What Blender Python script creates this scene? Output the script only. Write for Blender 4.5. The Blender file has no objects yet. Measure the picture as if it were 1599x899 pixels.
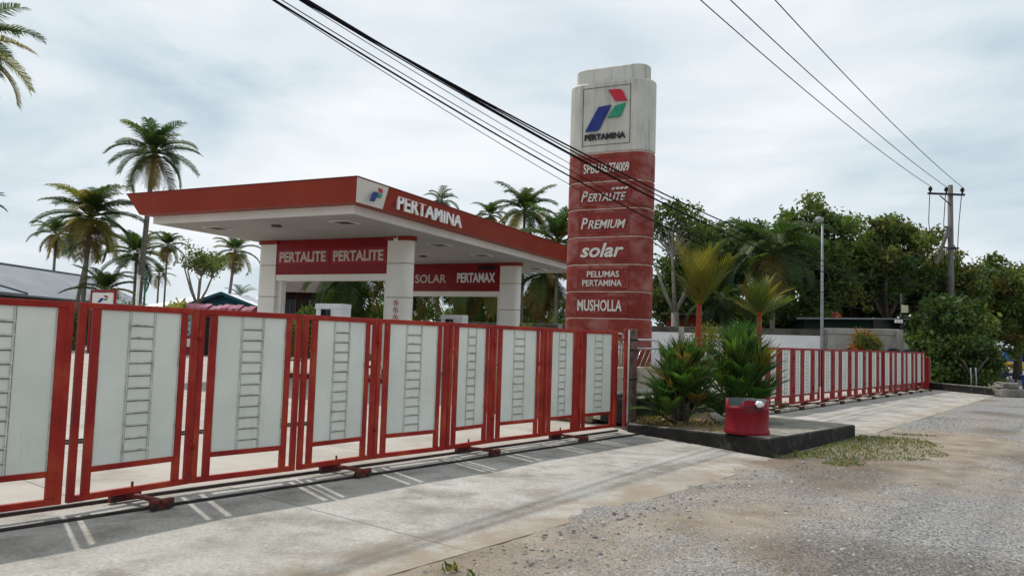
import bpy, math, random
import numpy as np
from mathutils import Vector, Matrix, noise as mnoise

C = bpy.context.scene.collection
R = math.radians
SC = bpy.context.scene

# ------------------------------------------------------------------ camera, sky, sun, exposure
cam = bpy.data.cameras.new('camera')
cam.sensor_width = 36.0
cam.lens = 1200.0 / 1599.0 * 36.0
cam.clip_start = 0.05
cam.clip_end = 3000
co = bpy.data.objects.new('camera', cam)
C.objects.link(co)
co.matrix_world = Matrix.Translation((0, 0, 1.6)) @ Matrix.Rotation(R(90 + 3.817), 4, 'X') @ Matrix.Rotation(R(1.83), 4, 'Z')
SC.camera = co

SUN_EL = R(56)
sx, sy = -0.57, 0.82                       # towards the sun, on the ground plane
w = bpy.data.worlds.new('World')
SC.world = w
w.use_nodes = True
nt = w.node_tree
nt.nodes.clear()
N = nt.nodes.new
L = nt.links.new
out = N('ShaderNodeOutputWorld')
sky = N('ShaderNodeTexSky')
sky.sky_type = 'NISHITA'
sky.sun_disc = False
sky.sun_elevation = SUN_EL
sky.sun_rotation = math.atan2(sx, sy)
sky.dust_density = 2.0
bg1 = N('ShaderNodeBackground'); bg1.inputs['Strength'].default_value = 0.11
L(sky.outputs[0], bg1.inputs['Color'])
tc = N('ShaderNodeTexCoord')
mp = N('ShaderNodeMapping'); mp.inputs['Scale'].default_value = (1.1, 1.1, 3.6)
L(tc.outputs['Generated'], mp.inputs['Vector'])
n1 = N('ShaderNodeTexNoise'); n1.inputs['Scale'].default_value = 1.9; n1.inputs['Detail'].default_value = 7; n1.inputs['Roughness'].default_value = 0.52; n1.inputs['Distortion'].default_value = 0.35
L(mp.outputs[0], n1.inputs['Vector'])
r1 = N('ShaderNodeValToRGB')
cr = r1.color_ramp
cr.elements[0].position = 0.33; cr.elements[0].color = (0.47, 0.58, 0.655, 1)
cr.elements[1].position = 0.63; cr.elements[1].color = (0.855, 0.885, 0.91, 1)
e = cr.elements.new(0.47); e.color = (0.68, 0.755, 0.805, 1)
L(n1.outputs['Fac'], r1.inputs['Fac'])
bg2 = N('ShaderNodeBackground'); bg2.inputs['Strength'].default_value = 1.10
L(r1.outputs['Color'], bg2.inputs['Color'])
mp2 = N('ShaderNodeMapping'); mp2.inputs['Scale'].default_value = (1.0, 1.0, 3.0); mp2.inputs['Location'].default_value = (3.1, 1.7, 0.4)
L(tc.outputs['Generated'], mp2.inputs['Vector'])
n2 = N('ShaderNodeTexNoise'); n2.inputs['Scale'].default_value = 1.5; n2.inputs['Detail'].default_value = 5
L(mp2.outputs[0], n2.inputs['Vector'])
r2 = N('ShaderNodeValToRGB')
r2.color_ramp.elements[0].position = 0.34; r2.color_ramp.elements[0].color = (0.84, 0.84, 0.84, 1)
r2.color_ramp.elements[1].position = 0.52; r2.color_ramp.elements[1].color = (0.97, 0.97, 0.97, 1)
L(n2.outputs['Fac'], r2.inputs['Fac'])
mx = N('ShaderNodeMixShader')
L(r2.outputs['Color'], mx.inputs['Fac'])
L(bg1.outputs[0], mx.inputs[1]); L(bg2.outputs[0], mx.inputs[2])
L(mx.outputs[0], out.inputs['Surface'])

sun = bpy.data.lights.new('sun', 'SUN')
sun.energy = 3.2
sun.angle = R(0.9)
sun.color = (1.0, 0.955, 0.89)
so = bpy.data.objects.new('sun', sun)
C.objects.link(so)
so.rotation_euler = Vector((sx * math.cos(SUN_EL), sy * math.cos(SUN_EL), math.sin(SUN_EL))).to_track_quat('Z', 'Y').to_euler()
so.location = (-20, 30, 45)

SC.view_settings.view_transform = 'Standard'
SC.view_settings.look = 'None'
SC.view_settings.exposure = 0.0
SC.view_settings.gamma = 1.0
SC.view_settings.use_curve_mapping = False
SC.cycles.max_bounces = 6
SC.cycles.transparent_max_bounces = 8

# ------------------------------------------------------------------ materials
def mat(name, cols, scale=4.0, rough=0.7, bump=0.0, bscale=40.0, metallic=0.0, stretch=(1, 1, 1), lo=0.35, hi=0.65,
        grime=None, gscale=3.0, gstretch=(1, 1, 1), glo=0.5, ghi=0.7, gamt=1.0, spec=0.22, world=False, fine=0.0):
    """noise mixed colours, optional second layer of grime with its own stretch, optional bump"""
    m = bpy.data.materials.new(name); m.use_nodes = True
    t = m.node_tree; n = t.nodes; l = t.links.new
    b = n['Principled BSDF']
    b.inputs['Roughness'].default_value = rough
    b.inputs['Metallic'].default_value = metallic
    b.inputs['Specular IOR Level'].default_value = spec
    tcn = n.new('ShaderNodeTexCoord')
    vec = tcn.outputs['Object']
    if not world:
        oi = n.new('ShaderNodeObjectInfo'); va = n.new('ShaderNodeVectorMath'); va.operation = 'MULTIPLY_ADD'
        l(oi.outputs['Random'], va.inputs[0]); va.inputs[1].default_value = (17.3, 11.9, 23.7); l(vec, va.inputs[2]); vec = va.outputs[0]
    if world:
        vec = n.new('ShaderNodeNewGeometry').outputs['Position']
    def noise_of(sc, st, det=6, rg=0.6):
        mpn = n.new('ShaderNodeMapping'); mpn.inputs['Scale'].default_value = st
        l(vec, mpn.inputs['Vector'])
        nn = n.new('ShaderNodeTexNoise'); nn.inputs['Scale'].default_value = sc; nn.inputs['Detail'].default_value = det; nn.inputs['Roughness'].default_value = rg
        l(mpn.outputs[0], nn.inputs['Vector'])
        return nn.outputs['Fac']
    rp = n.new('ShaderNodeValToRGB')
    el = rp.color_ramp.elements
    k = len(cols)
    el[0].position = lo; el[0].color = (*cols[0], 1)
    el[1].position = hi; el[1].color = (*cols[-1], 1)
    for i in range(1, k - 1):
        x = el.new(lo + (hi - lo) * i / (k - 1)); x.color = (*cols[i], 1)
    l(noise_of(scale, stretch), rp.inputs['Fac'])
    col = rp.outputs['Color']
    if grime:
        g = n.new('ShaderNodeValToRGB')
        g.color_ramp.elements[0].position = glo; g.color_ramp.elements[0].color = (0, 0, 0, 1)
        g.color_ramp.elements[1].position = ghi; g.color_ramp.elements[1].color = (gamt, gamt, gamt, 1)
        l(noise_of(gscale, gstretch, 8, 0.65), g.inputs['Fac'])
        mixn = n.new('ShaderNodeMix'); mixn.data_type = 'RGBA'
        l(g.outputs['Color'], mixn.inputs[0]); l(col, mixn.inputs[6]); mixn.inputs[7].default_value = (*grime, 1)
        col = mixn.outputs[2]
    if fine:
        f = n.new('ShaderNodeMapRange')
        f.inputs[1].default_value = 0.3; f.inputs[2].default_value = 0.7
        f.inputs[3].default_value = 1 - fine; f.inputs[4].default_value = 1 + fine
        l(noise_of(bscale, (1, 1, 1), 3), f.inputs[0])
        mu = n.new('ShaderNodeMix'); mu.data_type = 'RGBA'; mu.blend_type = 'MULTIPLY'; mu.inputs[0].default_value = 1
        l(col, mu.inputs[6]); l(f.outputs[0], mu.inputs[7]); col = mu.outputs[2]
    l(col, b.inputs['Base Color'])
    if bump:
        bp = n.new('ShaderNodeBump'); bp.inputs['Strength'].default_value = bump; bp.inputs['Distance'].default_value = 0.02
        l(noise_of(bscale, (1, 1, 1), 5), bp.inputs['Height'])
        l(bp.outputs[0], b.inputs['Normal'])
    return m

def leaf_mat(name, trans=0.35, rough=0.45):
    """leaf colour comes from the mesh's own 'tint' attribute (every leaf its own green)"""
    m = bpy.data.materials.new(name); m.use_nodes = True
    t = m.node_tree; n = t.nodes; l = t.links.new
    b = n['Principled BSDF']; b.inputs['Roughness'].default_value = rough
    b.inputs['Specular IOR Level'].default_value = 0.16
    a = n.new('ShaderNodeAttribute'); a.attribute_name = 'tint'
    l(a.outputs['Color'], b.inputs['Base Color'])
    tr = n.new('ShaderNodeBsdfTranslucent')
    mu = n.new('ShaderNodeMix'); mu.data_type = 'RGBA'; mu.blend_type = 'MULTIPLY'; mu.inputs[0].default_value = 1
    l(a.outputs['Color'], mu.inputs[6]); mu.inputs[7].default_value = (1.6, 1.7, 0.7, 1)
    l(mu.outputs[2], tr.inputs['Color'])
    ms = n.new('ShaderNodeMixShader'); ms.inputs[0].default_value = trans
    l(b.outputs[0], ms.inputs[1]); l(tr.outputs[0], ms.inputs[2])
    l(ms.outputs[0], n['Material Output'].inputs['Surface'])
    return m

M = {}
M['gate_red'] = mat('gate_red', [(0.20, 0.010, 0.008), (0.29, 0.016, 0.010), (0.34, 0.046, 0.018)], 2.2, 0.5, grime=(0.13, 0.03, 0.015), gscale=7, gstretch=(1, 1, 0.5), glo=0.56, ghi=0.8, gamt=0.75, bump=0.12, bscale=30)
M['far_red'] = mat('far_red', [(0.19, 0.006, 0.009), (0.27, 0.012, 0.014)], 2.0, 0.55, grime=(0.16, 0.03, 0.025), gscale=6, glo=0.55, ghi=0.8, gamt=0.6)
M['sheet_white'] = mat('sheet_white', [(0.575, 0.595, 0.545), (0.67, 0.685, 0.635)], 1.6, 0.5, grime=(0.38, 0.325, 0.235), gscale=4.5, gstretch=(4.0, 4.0, 0.30), glo=0.60, ghi=0.84, gamt=0.5, bump=0.10, bscale=5)
M['trim_white'] = mat('trim_white', [(0.44, 0.44, 0.40), (0.58, 0.58, 0.54)], 6, 0.6, grime=(0.11, 0.08, 0.05), gscale=9, glo=0.52, ghi=0.72, gamt=0.8)
M['trim_shade'] = mat('trim_shade', [(0.11, 0.10, 0.085), (0.24, 0.22, 0.19)], 7, 0.8)  # dark colour for strips that paint in shade beside and under the ladder bars
M['rail_black'] = mat('rail_black', [(0.018, 0.017, 0.018), (0.05, 0.042, 0.038)], 5, 0.55, metallic=0.2)
M['carriage_red'] = mat('carriage_red', [(0.08, 0.012, 0.012), (0.15, 0.03, 0.022)], 6, 0.6)
M['wheel_black'] = mat('wheel_black', [(0.012, 0.010, 0.010), (0.035, 0.026, 0.022)], 8, 0.6)
M['canopy_red'] = mat('canopy_red', [(0.225, 0.025, 0.013), (0.27, 0.033, 0.017)], 0.5, 0.45, grime=(0.27, 0.058, 0.036), gscale=0.9, gstretch=(1, 1, 2.0), glo=0.52, ghi=0.8, gamt=0.6)
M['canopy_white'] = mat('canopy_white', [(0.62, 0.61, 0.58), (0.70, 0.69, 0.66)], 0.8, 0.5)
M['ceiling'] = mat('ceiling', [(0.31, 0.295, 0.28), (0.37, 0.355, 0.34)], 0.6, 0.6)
def boards(m, sp, dark):
    t = m.node_tree; n = t.nodes; l = t.links.new; bs = n['Principled BSDF']; src = bs.inputs['Base Color'].links[0].from_socket
    tcn = n.new('ShaderNodeTexCoord'); se = n.new('ShaderNodeSeparateXYZ'); l(tcn.outputs['Object'], se.inputs[0])
    ad = n.new('ShaderNodeMath'); ad.operation = 'ADD'; ad.inputs[1].default_value = 100; l(se.outputs[0], ad.inputs[0])
    mo = n.new('ShaderNodeMath'); mo.operation = 'MODULO'; mo.inputs[1].default_value = sp; l(ad.outputs[0], mo.inputs[0])
    lt = n.new('ShaderNodeMath'); lt.operation = 'LESS_THAN'; lt.inputs[1].default_value = 0.02; l(mo.outputs[0], lt.inputs[0])
    k = n.new('ShaderNodeMath'); k.operation = 'MULTIPLY'; k.inputs[1].default_value = dark; l(lt.outputs[0], k.inputs[0])
    mi = n.new('ShaderNodeMix'); mi.data_type = 'RGBA'; l(k.outputs[0], mi.inputs[0]); l(src, mi.inputs[6]); mi.inputs[7].default_value = (0.05, 0.05, 0.05, 1); l(mi.outputs[2], bs.inputs['Base Color'])
boards(M['ceiling'], 0.3, 0.45)
boards(M['canopy_red'], 2.4, 0.3)
M['column_white'] = mat('column_white', [(0.66, 0.65, 0.60), (0.72, 0.71, 0.67)], 1.2, 0.42)
M['sign_red'] = mat('sign_red', [(0.17, 0.004, 0.008), (0.22, 0.007, 0.011)], 0.8, 0.35)
M['sign_red_light'] = mat('sign_red_light', [(0.25, 0.014, 0.022), (0.30, 0.022, 0.028)], 1, 0.4)
M['letter_white'] = mat('letter_white', [(0.70, 0.70, 0.70), (0.80, 0.80, 0.79)], 3, 0.4)
M['letter_faded'] = mat('letter_faded', [(0.45, 0.36, 0.33), (0.60, 0.52, 0.48)], 9, 0.5)
M['letter_grey'] = mat('letter_grey', [(0.52, 0.50, 0.46), (0.66, 0.64, 0.60)], 5, 0.55, grime=(0.25, 0.2, 0.17), gscale=9, glo=0.6, ghi=0.8, gamt=0.5)
M['letter_black'] = mat('letter_black', [(0.015, 0.015, 0.018), (0.04, 0.04, 0.045)], 8, 0.5)
M['logo_red'] = mat('logo_red', [(0.42, 0.012, 0.035), (0.52, 0.025, 0.05)], 3, 0.4)
M['logo_green'] = mat('logo_green', [(0.015, 0.22, 0.13), (0.03, 0.28, 0.17)], 4, 0.4)
M['logo_blue'] = mat('logo_blue', [(0.010, 0.024, 0.16), (0.02, 0.04, 0.22)], 3, 0.4)
M['pylon_white'] = mat('pylon_white', [(0.45, 0.44, 0.40), (0.58, 0.57, 0.52)], 1.1, 0.6, grime=(0.15, 0.14, 0.12), gscale=2.2, gstretch=(3.2, 3.2, 0.30), glo=0.48, ghi=0.80, gamt=0.75, bump=0.08, bscale=12)
M['pylon_red'] = mat('pylon_red', [(0.17, 0.022, 0.016), (0.245, 0.038, 0.026)], 1.6, 0.65, grime=(0.42, 0.23, 0.21), gscale=1.5, gstretch=(1, 1, 1.4), glo=0.46, ghi=0.72, gamt=0.66, bump=0.08, bscale=14)
M['pylon_panel'] = mat('pylon_panel', [(0.18, 0.018, 0.018), (0.24, 0.036, 0.030)], 3.0, 0.6, grime=(0.42, 0.22, 0.20), gscale=4, gstretch=(1, 1, 2), glo=0.55, ghi=0.78, gamt=0.55)
M['pylon_seam'] = mat('pylon_seam', [(0.42, 0.28, 0.24), (0.60, 0.48, 0.43)], 6, 0.7)
M['dark_line'] = mat('dark_line', [(0.05, 0.045, 0.04), (0.09, 0.08, 0.07)], 8, 0.7)
M['groove_red'] = mat('groove_red', [(0.10, 0.008, 0.012), (0.16, 0.014, 0.018)], 5, 0.5)
M['steel'] = mat('steel', [(0.45, 0.45, 0.45), (0.62, 0.62, 0.62)], 6, 0.28, metallic=0.9)
M['galv'] = mat('galv', [(0.20, 0.22, 0.24), (0.29, 0.31, 0.33)], 3, 0.5, metallic=0.2)
M['dark'] = mat('dark', [(0.010, 0.010, 0.011), (0.022, 0.022, 0.022)], 4, 0.6)
M['cable'] = mat('cable', [(0.008, 0.008, 0.012), (0.014, 0.014, 0.018)], 4, 0.95, spec=0.03)
M['cable_grey'] = mat('cable_grey', [(0.04, 0.042, 0.046), (0.06, 0.06, 0.066)], 4, 0.95, spec=0.03)
M['concrete'] = mat('concrete', [(0.285, 0.27, 0.24), (0.365, 0.35, 0.318), (0.43, 0.415, 0.385)], 0.8, 0.9, bump=0.45, bscale=34, grime=(0.135, 0.120, 0.10), gscale=1.7, glo=0.46, ghi=0.72, gamt=0.8, world=True, fine=0.20, lo=0.3, hi=0.7)
M['kerb_black'] = mat('kerb_black', [(0.010, 0.010, 0.010), (0.030, 0.028, 0.025)], 3.0, 0.85, grime=(0.13, 0.12, 0.10), gscale=4.5, glo=0.54, ghi=0.76, gamt=0.75, bump=0.4, bscale=16)
M['kerb_top'] = mat('kerb_top', [(0.20, 0.185, 0.155), (0.30, 0.28, 0.235)], 3.0, 0.9, grime=(0.08, 0.075, 0.06), gscale=3.2, glo=0.5, ghi=0.7, gamt=0.7, bump=0.25, bscale=24)
M['bed_cream'] = mat('bed_cream', [(0.44, 0.39, 0.29), (0.54, 0.48, 0.37)], 2.0, 0.85, grime=(0.06, 0.055, 0.045), gscale=3.0, glo=0.52, ghi=0.7, gamt=0.7)
M['soil'] = mat('soil', [(0.16, 0.115, 0.065), (0.27, 0.20, 0.12)], 4, 0.95, bump=0.5, bscale=30)
M['wall_white'] = mat('wall_white', [(0.60, 0.61, 0.63), (0.72, 0.73, 0.745)], 0.7, 0.8, grime=(0.36, 0.36, 0.36), gscale=0.8, gstretch=(1, 1, 2), glo=0.55, ghi=0.8, gamt=0.6)
M['wall_grey'] = mat('wall_grey', [(0.23, 0.225, 0.21), (0.34, 0.33, 0.31)], 0.9, 0.9, grime=(0.10, 0.095, 0.085), gscale=1.1, gstretch=(1, 1, 0.6), glo=0.5, ghi=0.72, gamt=0.75, bump=0.2)
M['wall_moss'] = mat('wall_moss', [(0.045, 0.043, 0.036), (0.10, 0.095, 0.08)], 2.5, 0.95, bump=0.3)
M['tyre'] = mat('tyre', [(0.018, 0.018, 0.018), (0.035, 0.034, 0.033)], 5, 0.85)
M['trunk_palm'] = mat('trunk_palm', [(0.12, 0.105, 0.09), (0.22, 0.20, 0.17)], 3.0, 0.9, stretch=(1, 1, 5), bump=0.4, bscale=12)
M['trunk_tree'] = mat('trunk_tree', [(0.07, 0.055, 0.04), (0.15, 0.125, 0.10)], 3.5, 0.9, stretch=(2, 2, 0.5), bump=0.5, bscale=14)
M['trunk_pale'] = mat('trunk_pale', [(0.17, 0.155, 0.13), (0.27, 0.25, 0.215)], 3.5, 0.9, bump=0.3, bscale=14)
M['trunk_red'] = mat('trunk_red', [(0.22, 0.022, 0.008), (0.30, 0.040, 0.012)], 3.0, 0.5, stretch=(1, 1, 3))
M['leaf'] = leaf_mat('leaf', 0.36, 0.55)
M['leaf_dry'] = leaf_mat('leaf_dry', 0.15, 0.7)
M['drum_red'] = mat('drum_red', [(0.165, 0.003, 0.009), (0.22, 0.006, 0.013)], 2.5, 0.5, grime=(0.22, 0.05, 0.06), gscale=3.2, gstretch=(1.5, 1.5, .6), glo=0.55, ghi=0.8, gamt=0.6)
M['drum_inside'] = mat('drum_inside', [(0.035, 0.055, 0.055), (0.06, 0.085, 0.085)], 3, 0.6)
M['bag'] = mat('bag', [(0.72, 0.73, 0.74), (0.82, 0.82, 0.83)], 6, 0.35)
M['roof_grey'] = mat('roof_grey', [(0.15, 0.17, 0.195), (0.20, 0.225, 0.25)], 0.5, 0.6)
M['roof_white'] = mat('roof_white', [(0.66, 0.68, 0.70), (0.74, 0.76, 0.78)], 0.6, 0.45)
M['teal'] = mat('teal', [(0.012, 0.075, 0.11), (0.022, 0.105, 0.145)], 1, 0.6)
M['brown_wall'] = mat('brown_wall', [(0.09, 0.075, 0.06), (0.15, 0.13, 0.105)], 1.5, 0.9)
M['dark_wood'] = mat('dark_wood', [(0.022, 0.012, 0.010), (0.05, 0.026, 0.02)], 1.0, 0.8, stretch=(1, 1, 6))
M['dark_red_wall'] = mat('dark_red_wall', [(0.16, 0.02, 0.012), (0.22, 0.035, 0.02)], 1.2, 0.8)
M['dark_green'] = mat('dark_green', [(0.010, 0.032, 0.024), (0.018, 0.05, 0.036)], 1.2, 0.8)
M['magenta'] = mat('magenta', [(0.25, 0.02, 0.05), (0.32, 0.035, 0.07)], 1.2, 0.7)
M['awning'] = mat('awning', [(0.20, 0.055, 0.085), (0.40, 0.17, 0.22)], 3, 0.8)
M['poster'] = mat('poster', [(0.10, 0.22, 0.27), (0.45, 0.52, 0.52), (0.06, 0.10, 0.10)], 3.0, 0.5)
M['flower'] = leaf_mat('flower', 0.2, 0.6)
M['asphalt'] = mat('asphalt', [(0.13, 0.13, 0.135), (0.19, 0.19, 0.19)], 0.4, 0.85, world=True)
M['pole_wood'] = mat('pole_wood', [(0.11, 0.10, 0.095), (0.17, 0.16, 0.15)], 1.5, 0.8, stretch=(2, 2, 0.3))
M['steel_blue'] = mat('steel_blue', [(0.02, 0.022, 0.045), (0.04, 0.042, 0.075)], 3, 0.5)
M['insulator'] = mat('insulator', [(0.035, 0.018, 0.014), (0.06, 0.03, 0.022)], 3, 0.3)
M['truck_blue'] = mat('truck_blue', [(0.012, 0.05, 0.21), (0.02, 0.075, 0.27)], 1, 0.35)
M['truck_navy'] = mat('truck_navy', [(0.006, 0.012, 0.06), (0.012, 0.02, 0.085)], 1, 0.4)
M['yellow'] = mat('yellow', [(0.52, 0.33, 0.05), (0.62, 0.42, 0.10)], 1.5, 0.6)
M['glass_dark'] = mat('glass_dark', [(0.012, 0.014, 0.018), (0.03, 0.034, 0.04)], 2, 0.12)
M['pump_white'] = mat('pump_white', [(0.60, 0.61, 0.61), (0.70, 0.71, 0.71)], 2, 0.4)
M['stone'] = mat('stone', [(0.12, 0.115, 0.10), (0.24, 0.23, 0.205)], 4, 0.95, bump=0.6, bscale=10)
M['bin_blue'] = mat('bin_blue', [(0.010, 0.04, 0.12), (0.015, 0.06, 0.16)], 3, 0.5)

# ------------------------------------------------------------------ mesh helpers
class MB:
    def __init__(s):
        s.v = []; s.f = []; s.m = []; s.smooth = []; s.tint = None
    def add(s, vs, fs, mi=0, smooth=False):
        o = len(s.v)
        s.v.extend([tuple(map(float, p)) for p in vs])
        for f in fs:
            s.f.append(tuple(i + o for i in f)); s.m.append(mi); s.smooth.append(smooth)
        return s
    def box(s, c, d, rz=0.0, mi=0, bev=0.0):
        x, y, z = d[0] / 2, d[1] / 2, d[2] / 2
        ca, sa = math.cos(rz), math.sin(rz)
        def P(px, py, pz): return (c[0] + px * ca - py * sa, c[1] + px * sa + py * ca, c[2] + pz)
        if bev <= 0:
            vs = [P(a * x, b * y, g * z) for g in (-1, 1) for a, b in ((-1, -1), (1, -1), (1, 1), (-1, 1))]
            s.add(vs, [(3, 2, 1, 0), (4, 5, 6, 7), (0, 1, 5, 4), (1, 2, 6, 5), (2, 3, 7, 6), (3, 0, 4, 7)], mi)
        else:
            b_ = bev
            def ring(xx, yy, zz):
                return [P(*q, zz) for q in ((-xx + b_, -yy), (xx - b_, -yy), (xx, -yy + b_), (xx, yy - b_), (xx - b_, yy), (-xx + b_, yy), (-xx, yy - b_), (-xx, -yy + b_))]
            r0 = [P(*q, -z) for q in ((-x + b_, -y + b_), (x - b_, -y + b_), (x - b_, -y + b_), (x - b_, y - b_), (x - b_, y - b_), (-x + b_, y - b_), (-x + b_, y - b_), (-x + b_, -y + b_))]
            vs = ring(x - 0, y - 0, -z + b_) + ring(x, y, z - b_)
            top = [P(a * (x - b_), b2 * (y - b_), z) for a, b2 in ((-1, -1), (1, -1), (1, 1), (-1, 1))]
            bot = [P(a * (x - b_), b2 * (y - b_), -z) for a, b2 in ((-1, -1), (1, -1), (1, 1), (-1, 1))]
            vs += top + bot
            fs = [(i, (i + 1) % 8, 8 + (i + 1) % 8, 8 + i) for i in range(8)]
            fs += [(16, 17, 18, 19), (23, 22, 21, 20)]
            fs += [(8, 9, 17, 16), (9, 10, 17), (10, 11, 18, 17), (11, 12, 18), (12, 13, 19, 18), (13, 14, 19), (14, 15, 16, 19), (15, 8, 16)]
            fs += [(1, 0, 20, 21), (2, 1, 21), (3, 2, 21, 22), (4, 3, 22), (5, 4, 22, 23), (6, 5, 23), (7, 6, 23, 20), (0, 7, 20)]
            s.add(vs, fs, mi)
        return s
    def bar(s, p, q, wd, ht, mi=0):
        p = Vector(p); q = Vector(q); d = (q - p)
        u = d.normalized()
        up = Vector((0, 0, 1)) if abs(u.z) < 0.95 else Vector((1, 0, 0))
        a = u.cross(up).normalized() * wd / 2; b = a.cross(u).normalized() * ht / 2
        vs = [p - a - b, p + a - b, p + a + b, p - a + b, q - a - b, q + a - b, q + a + b, q - a + b]
        return s.add(vs, [(3, 2, 1, 0), (4, 5, 6, 7), (0, 1, 5, 4), (1, 2, 6, 5), (2, 3, 7, 6), (3, 0, 4, 7)], mi)
    def tube(s, pts, rad, n=8, mi=0, smooth=True, cap=True):
        pts = [Vector(p) for p in pts]
        if not hasattr(rad, '__len__'): rad = [rad] * len(pts)
        vs = []; fs = []
        ref = None
        for i, p in enumerate(pts):
            d = (pts[min(i + 1, len(pts) - 1)] - pts[max(i - 1, 0)]).normalized()
            if ref is None:
                ref = Vector((0, 0, 1)) if abs(d.z) < 0.9 else Vector((1, 0, 0))
            a = d.cross(ref).normalized(); b = a.cross(d).normalized(); ref = b
            for k in range(n):
                t = 2 * math.pi * k / n
                vs.append(p + (a * math.cos(t) + b * math.sin(t)) * rad[i])
        for i in range(len(pts) - 1):
            for k in range(n):
                fs.append((i * n + k, i * n + (k + 1) % n, (i + 1) * n + (k + 1) % n, (i + 1) * n + k))
        s.add(vs, fs, mi, smooth)
        if cap:
            o = len(s.v) - len(vs)
            s.f.append(tuple(o + k for k in reversed(range(n)))); s.m.append(mi); s.smooth.append(False)
            s.f.append(tuple(o + (len(pts) - 1) * n + k for k in range(n))); s.m.append(mi); s.smooth.append(False)
        return s
    def prism(s, poly, z0, z1, mi=0, smooth=False, top=True, bottom=True):
        n = len(poly)
        vs = [(p[0], p[1], z0) for p in poly] + [(p[0], p[1], z1) for p in poly]
        s.add(vs, [(i, (i + 1) % n, n + (i + 1) % n, n + i) for i in range(n)], mi, smooth)
        o = len(s.v) - 2 * n
        if top: s.f.append(tuple(o + n + i for i in range(n))); s.m.append(mi); s.smooth.append(False)
        if bottom: s.f.append(tuple(o + i for i in reversed(range(n)))); s.m.append(mi); s.smooth.append(False)
        return s
    def loft(s, polys, mi=0, smooth=True, cap=True):
        """polys: list of rings of 3D points with equal counts"""
        n = len(polys[0]); vs = [p for r in polys for p in r]
        fs = []
        for i in range(len(polys) - 1):
            for k in range(n):
                fs.append((i * n + k, i * n + (k + 1) % n, (i + 1) * n + (k + 1) % n, (i + 1) * n + k))
        o = len(s.v)
        s.add(vs, fs, mi, smooth)
        if cap:
            s.f.append(tuple(o + k for k in reversed(range(n)))); s.m.append(mi); s.smooth.append(False)
            s.f.append(tuple(o + (len(polys) - 1) * n + k for k in range(n))); s.m.append(mi); s.smooth.append(False)
        return s
    def mesh(s, name, mats):
        me = bpy.data.meshes.new(name)
        me.from_pydata(s.v, [], s.f)
        for m_ in (mats if isinstance(mats, (list, tuple)) else [mats]): me.materials.append(m_)
        me.polygons.foreach_set('material_index', s.m)
        me.polygons.foreach_set('use_smooth', s.smooth)
        me.update()
        return me
    def build(s, name, mats, parent=None, loc=(0, 0, 0), rz=0.0):
        return link(name, s.mesh(name, mats), parent, loc, rz)

def link(name, me, parent=None, loc=(0, 0, 0), rz=0.0):
    o = bpy.data.objects.new(name, me); C.objects.link(o)
    o.location = loc; o.rotation_euler = (0, 0, rz)
    if parent: o.parent = parent
    return o

def tag(o, label=None, cat=None, group=None, kind=None):
    if label: o['label'] = label
    if cat: o['category'] = cat
    if group: o['group'] = group
    if kind: o['kind'] = kind
    return o

def thing(name, label, cat, loc=(0, 0, 0), rz=0.0, group=None):
    o = bpy.data.objects.new(name, None); C.objects.link(o)
    o.empty_display_size = 0.3
    o.location = loc; o.rotation_euler = (0, 0, rz)
    return tag(o, label, cat, group)

def structure(name, mb, m, loc=(0, 0, 0)):
    return tag(mb.build(name, m, None, loc), kind='structure')

def dup(o, parent=None, label=None):
    c = o.copy(); C.objects.link(c)
    if parent: c.parent = parent
    if label: c['label'] = label
    for ch in list(o.children): dup(ch, c)
    return c

def soup(name, V, F4, T, m, parent=None, loc=(0, 0, 0), F3=None):
    """fast quad soup from numpy arrays with a per-vertex tint"""
    me = bpy.data.meshes.new(name)
    V = np.asarray(V, np.float32); F4 = np.asarray(F4, np.int32)
    me.vertices.add(len(V)); me.vertices.foreach_set('co', V.ravel())
    me.loops.add(F4.size); me.loops.foreach_set('vertex_index', F4.ravel())
    k = F4.shape[1]
    me.polygons.add(len(F4))
    me.polygons.foreach_set('loop_start', np.arange(0, F4.size, k, dtype=np.int32))
    me.update(calc_edges=True)
    ca = me.color_attributes.new('tint', 'FLOAT_COLOR', 'POINT')
    T = np.asarray(T, np.float32)
    ca.data.foreach_set('color', np.concatenate([T, np.ones((len(T), 1), np.float32)], 1).ravel())
    me.materials.append(m)
    me.validate()
    return link(name, me, parent, loc)

def text(name, s, parent, org, u, v, wd, ht, m, depth=0.03, shear=0.0, bold=0.0, lift=0.0):
    """raised lettering: org = centre of the word on its panel, u along the line, v up; fitted to wd x ht"""
    cu = bpy.data.curves.new(name, 'FONT')
    cu.body = s; cu.extrude = 0.5; cu.shear = shear; cu.offset = bold; cu.resolution_u = 3
    tmp = bpy.data.objects.new(name, cu)
    me = bpy.data.meshes.new_from_object(tmp)
    bpy.data.objects.remove(tmp); bpy.data.curves.remove(cu)
    n = len(me.vertices); a = np.empty(n * 3, np.float32); me.vertices.foreach_get('co', a); a = a.reshape(n, 3)
    lo, hi = a.min(0), a.max(0)
    a[:, 0] = ((a[:, 0] - lo[0]) / (hi[0] - lo[0]) - 0.5) * wd
    a[:, 1] = ((a[:, 1] - lo[1]) / (hi[1] - lo[1]) - 0.5) * ht
    a[:, 2] = (a[:, 2] - lo[2]) / (hi[2] - lo[2]) * depth + lift
    u = np.array(Vector(u).normalized()); v = np.array(Vector(v).normalized()); nn = np.cross(u, v)
    P = np.array(org) + a[:, :1] * u + a[:, 1:2] * v + a[:, 2:3] * nn
    me.vertices.foreach_set('co', P.astype(np.float32).ravel()); me.update()
    me.name = name
    me.materials.clear(); me.materials.append(m)
    return link(name, me, parent)

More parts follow.
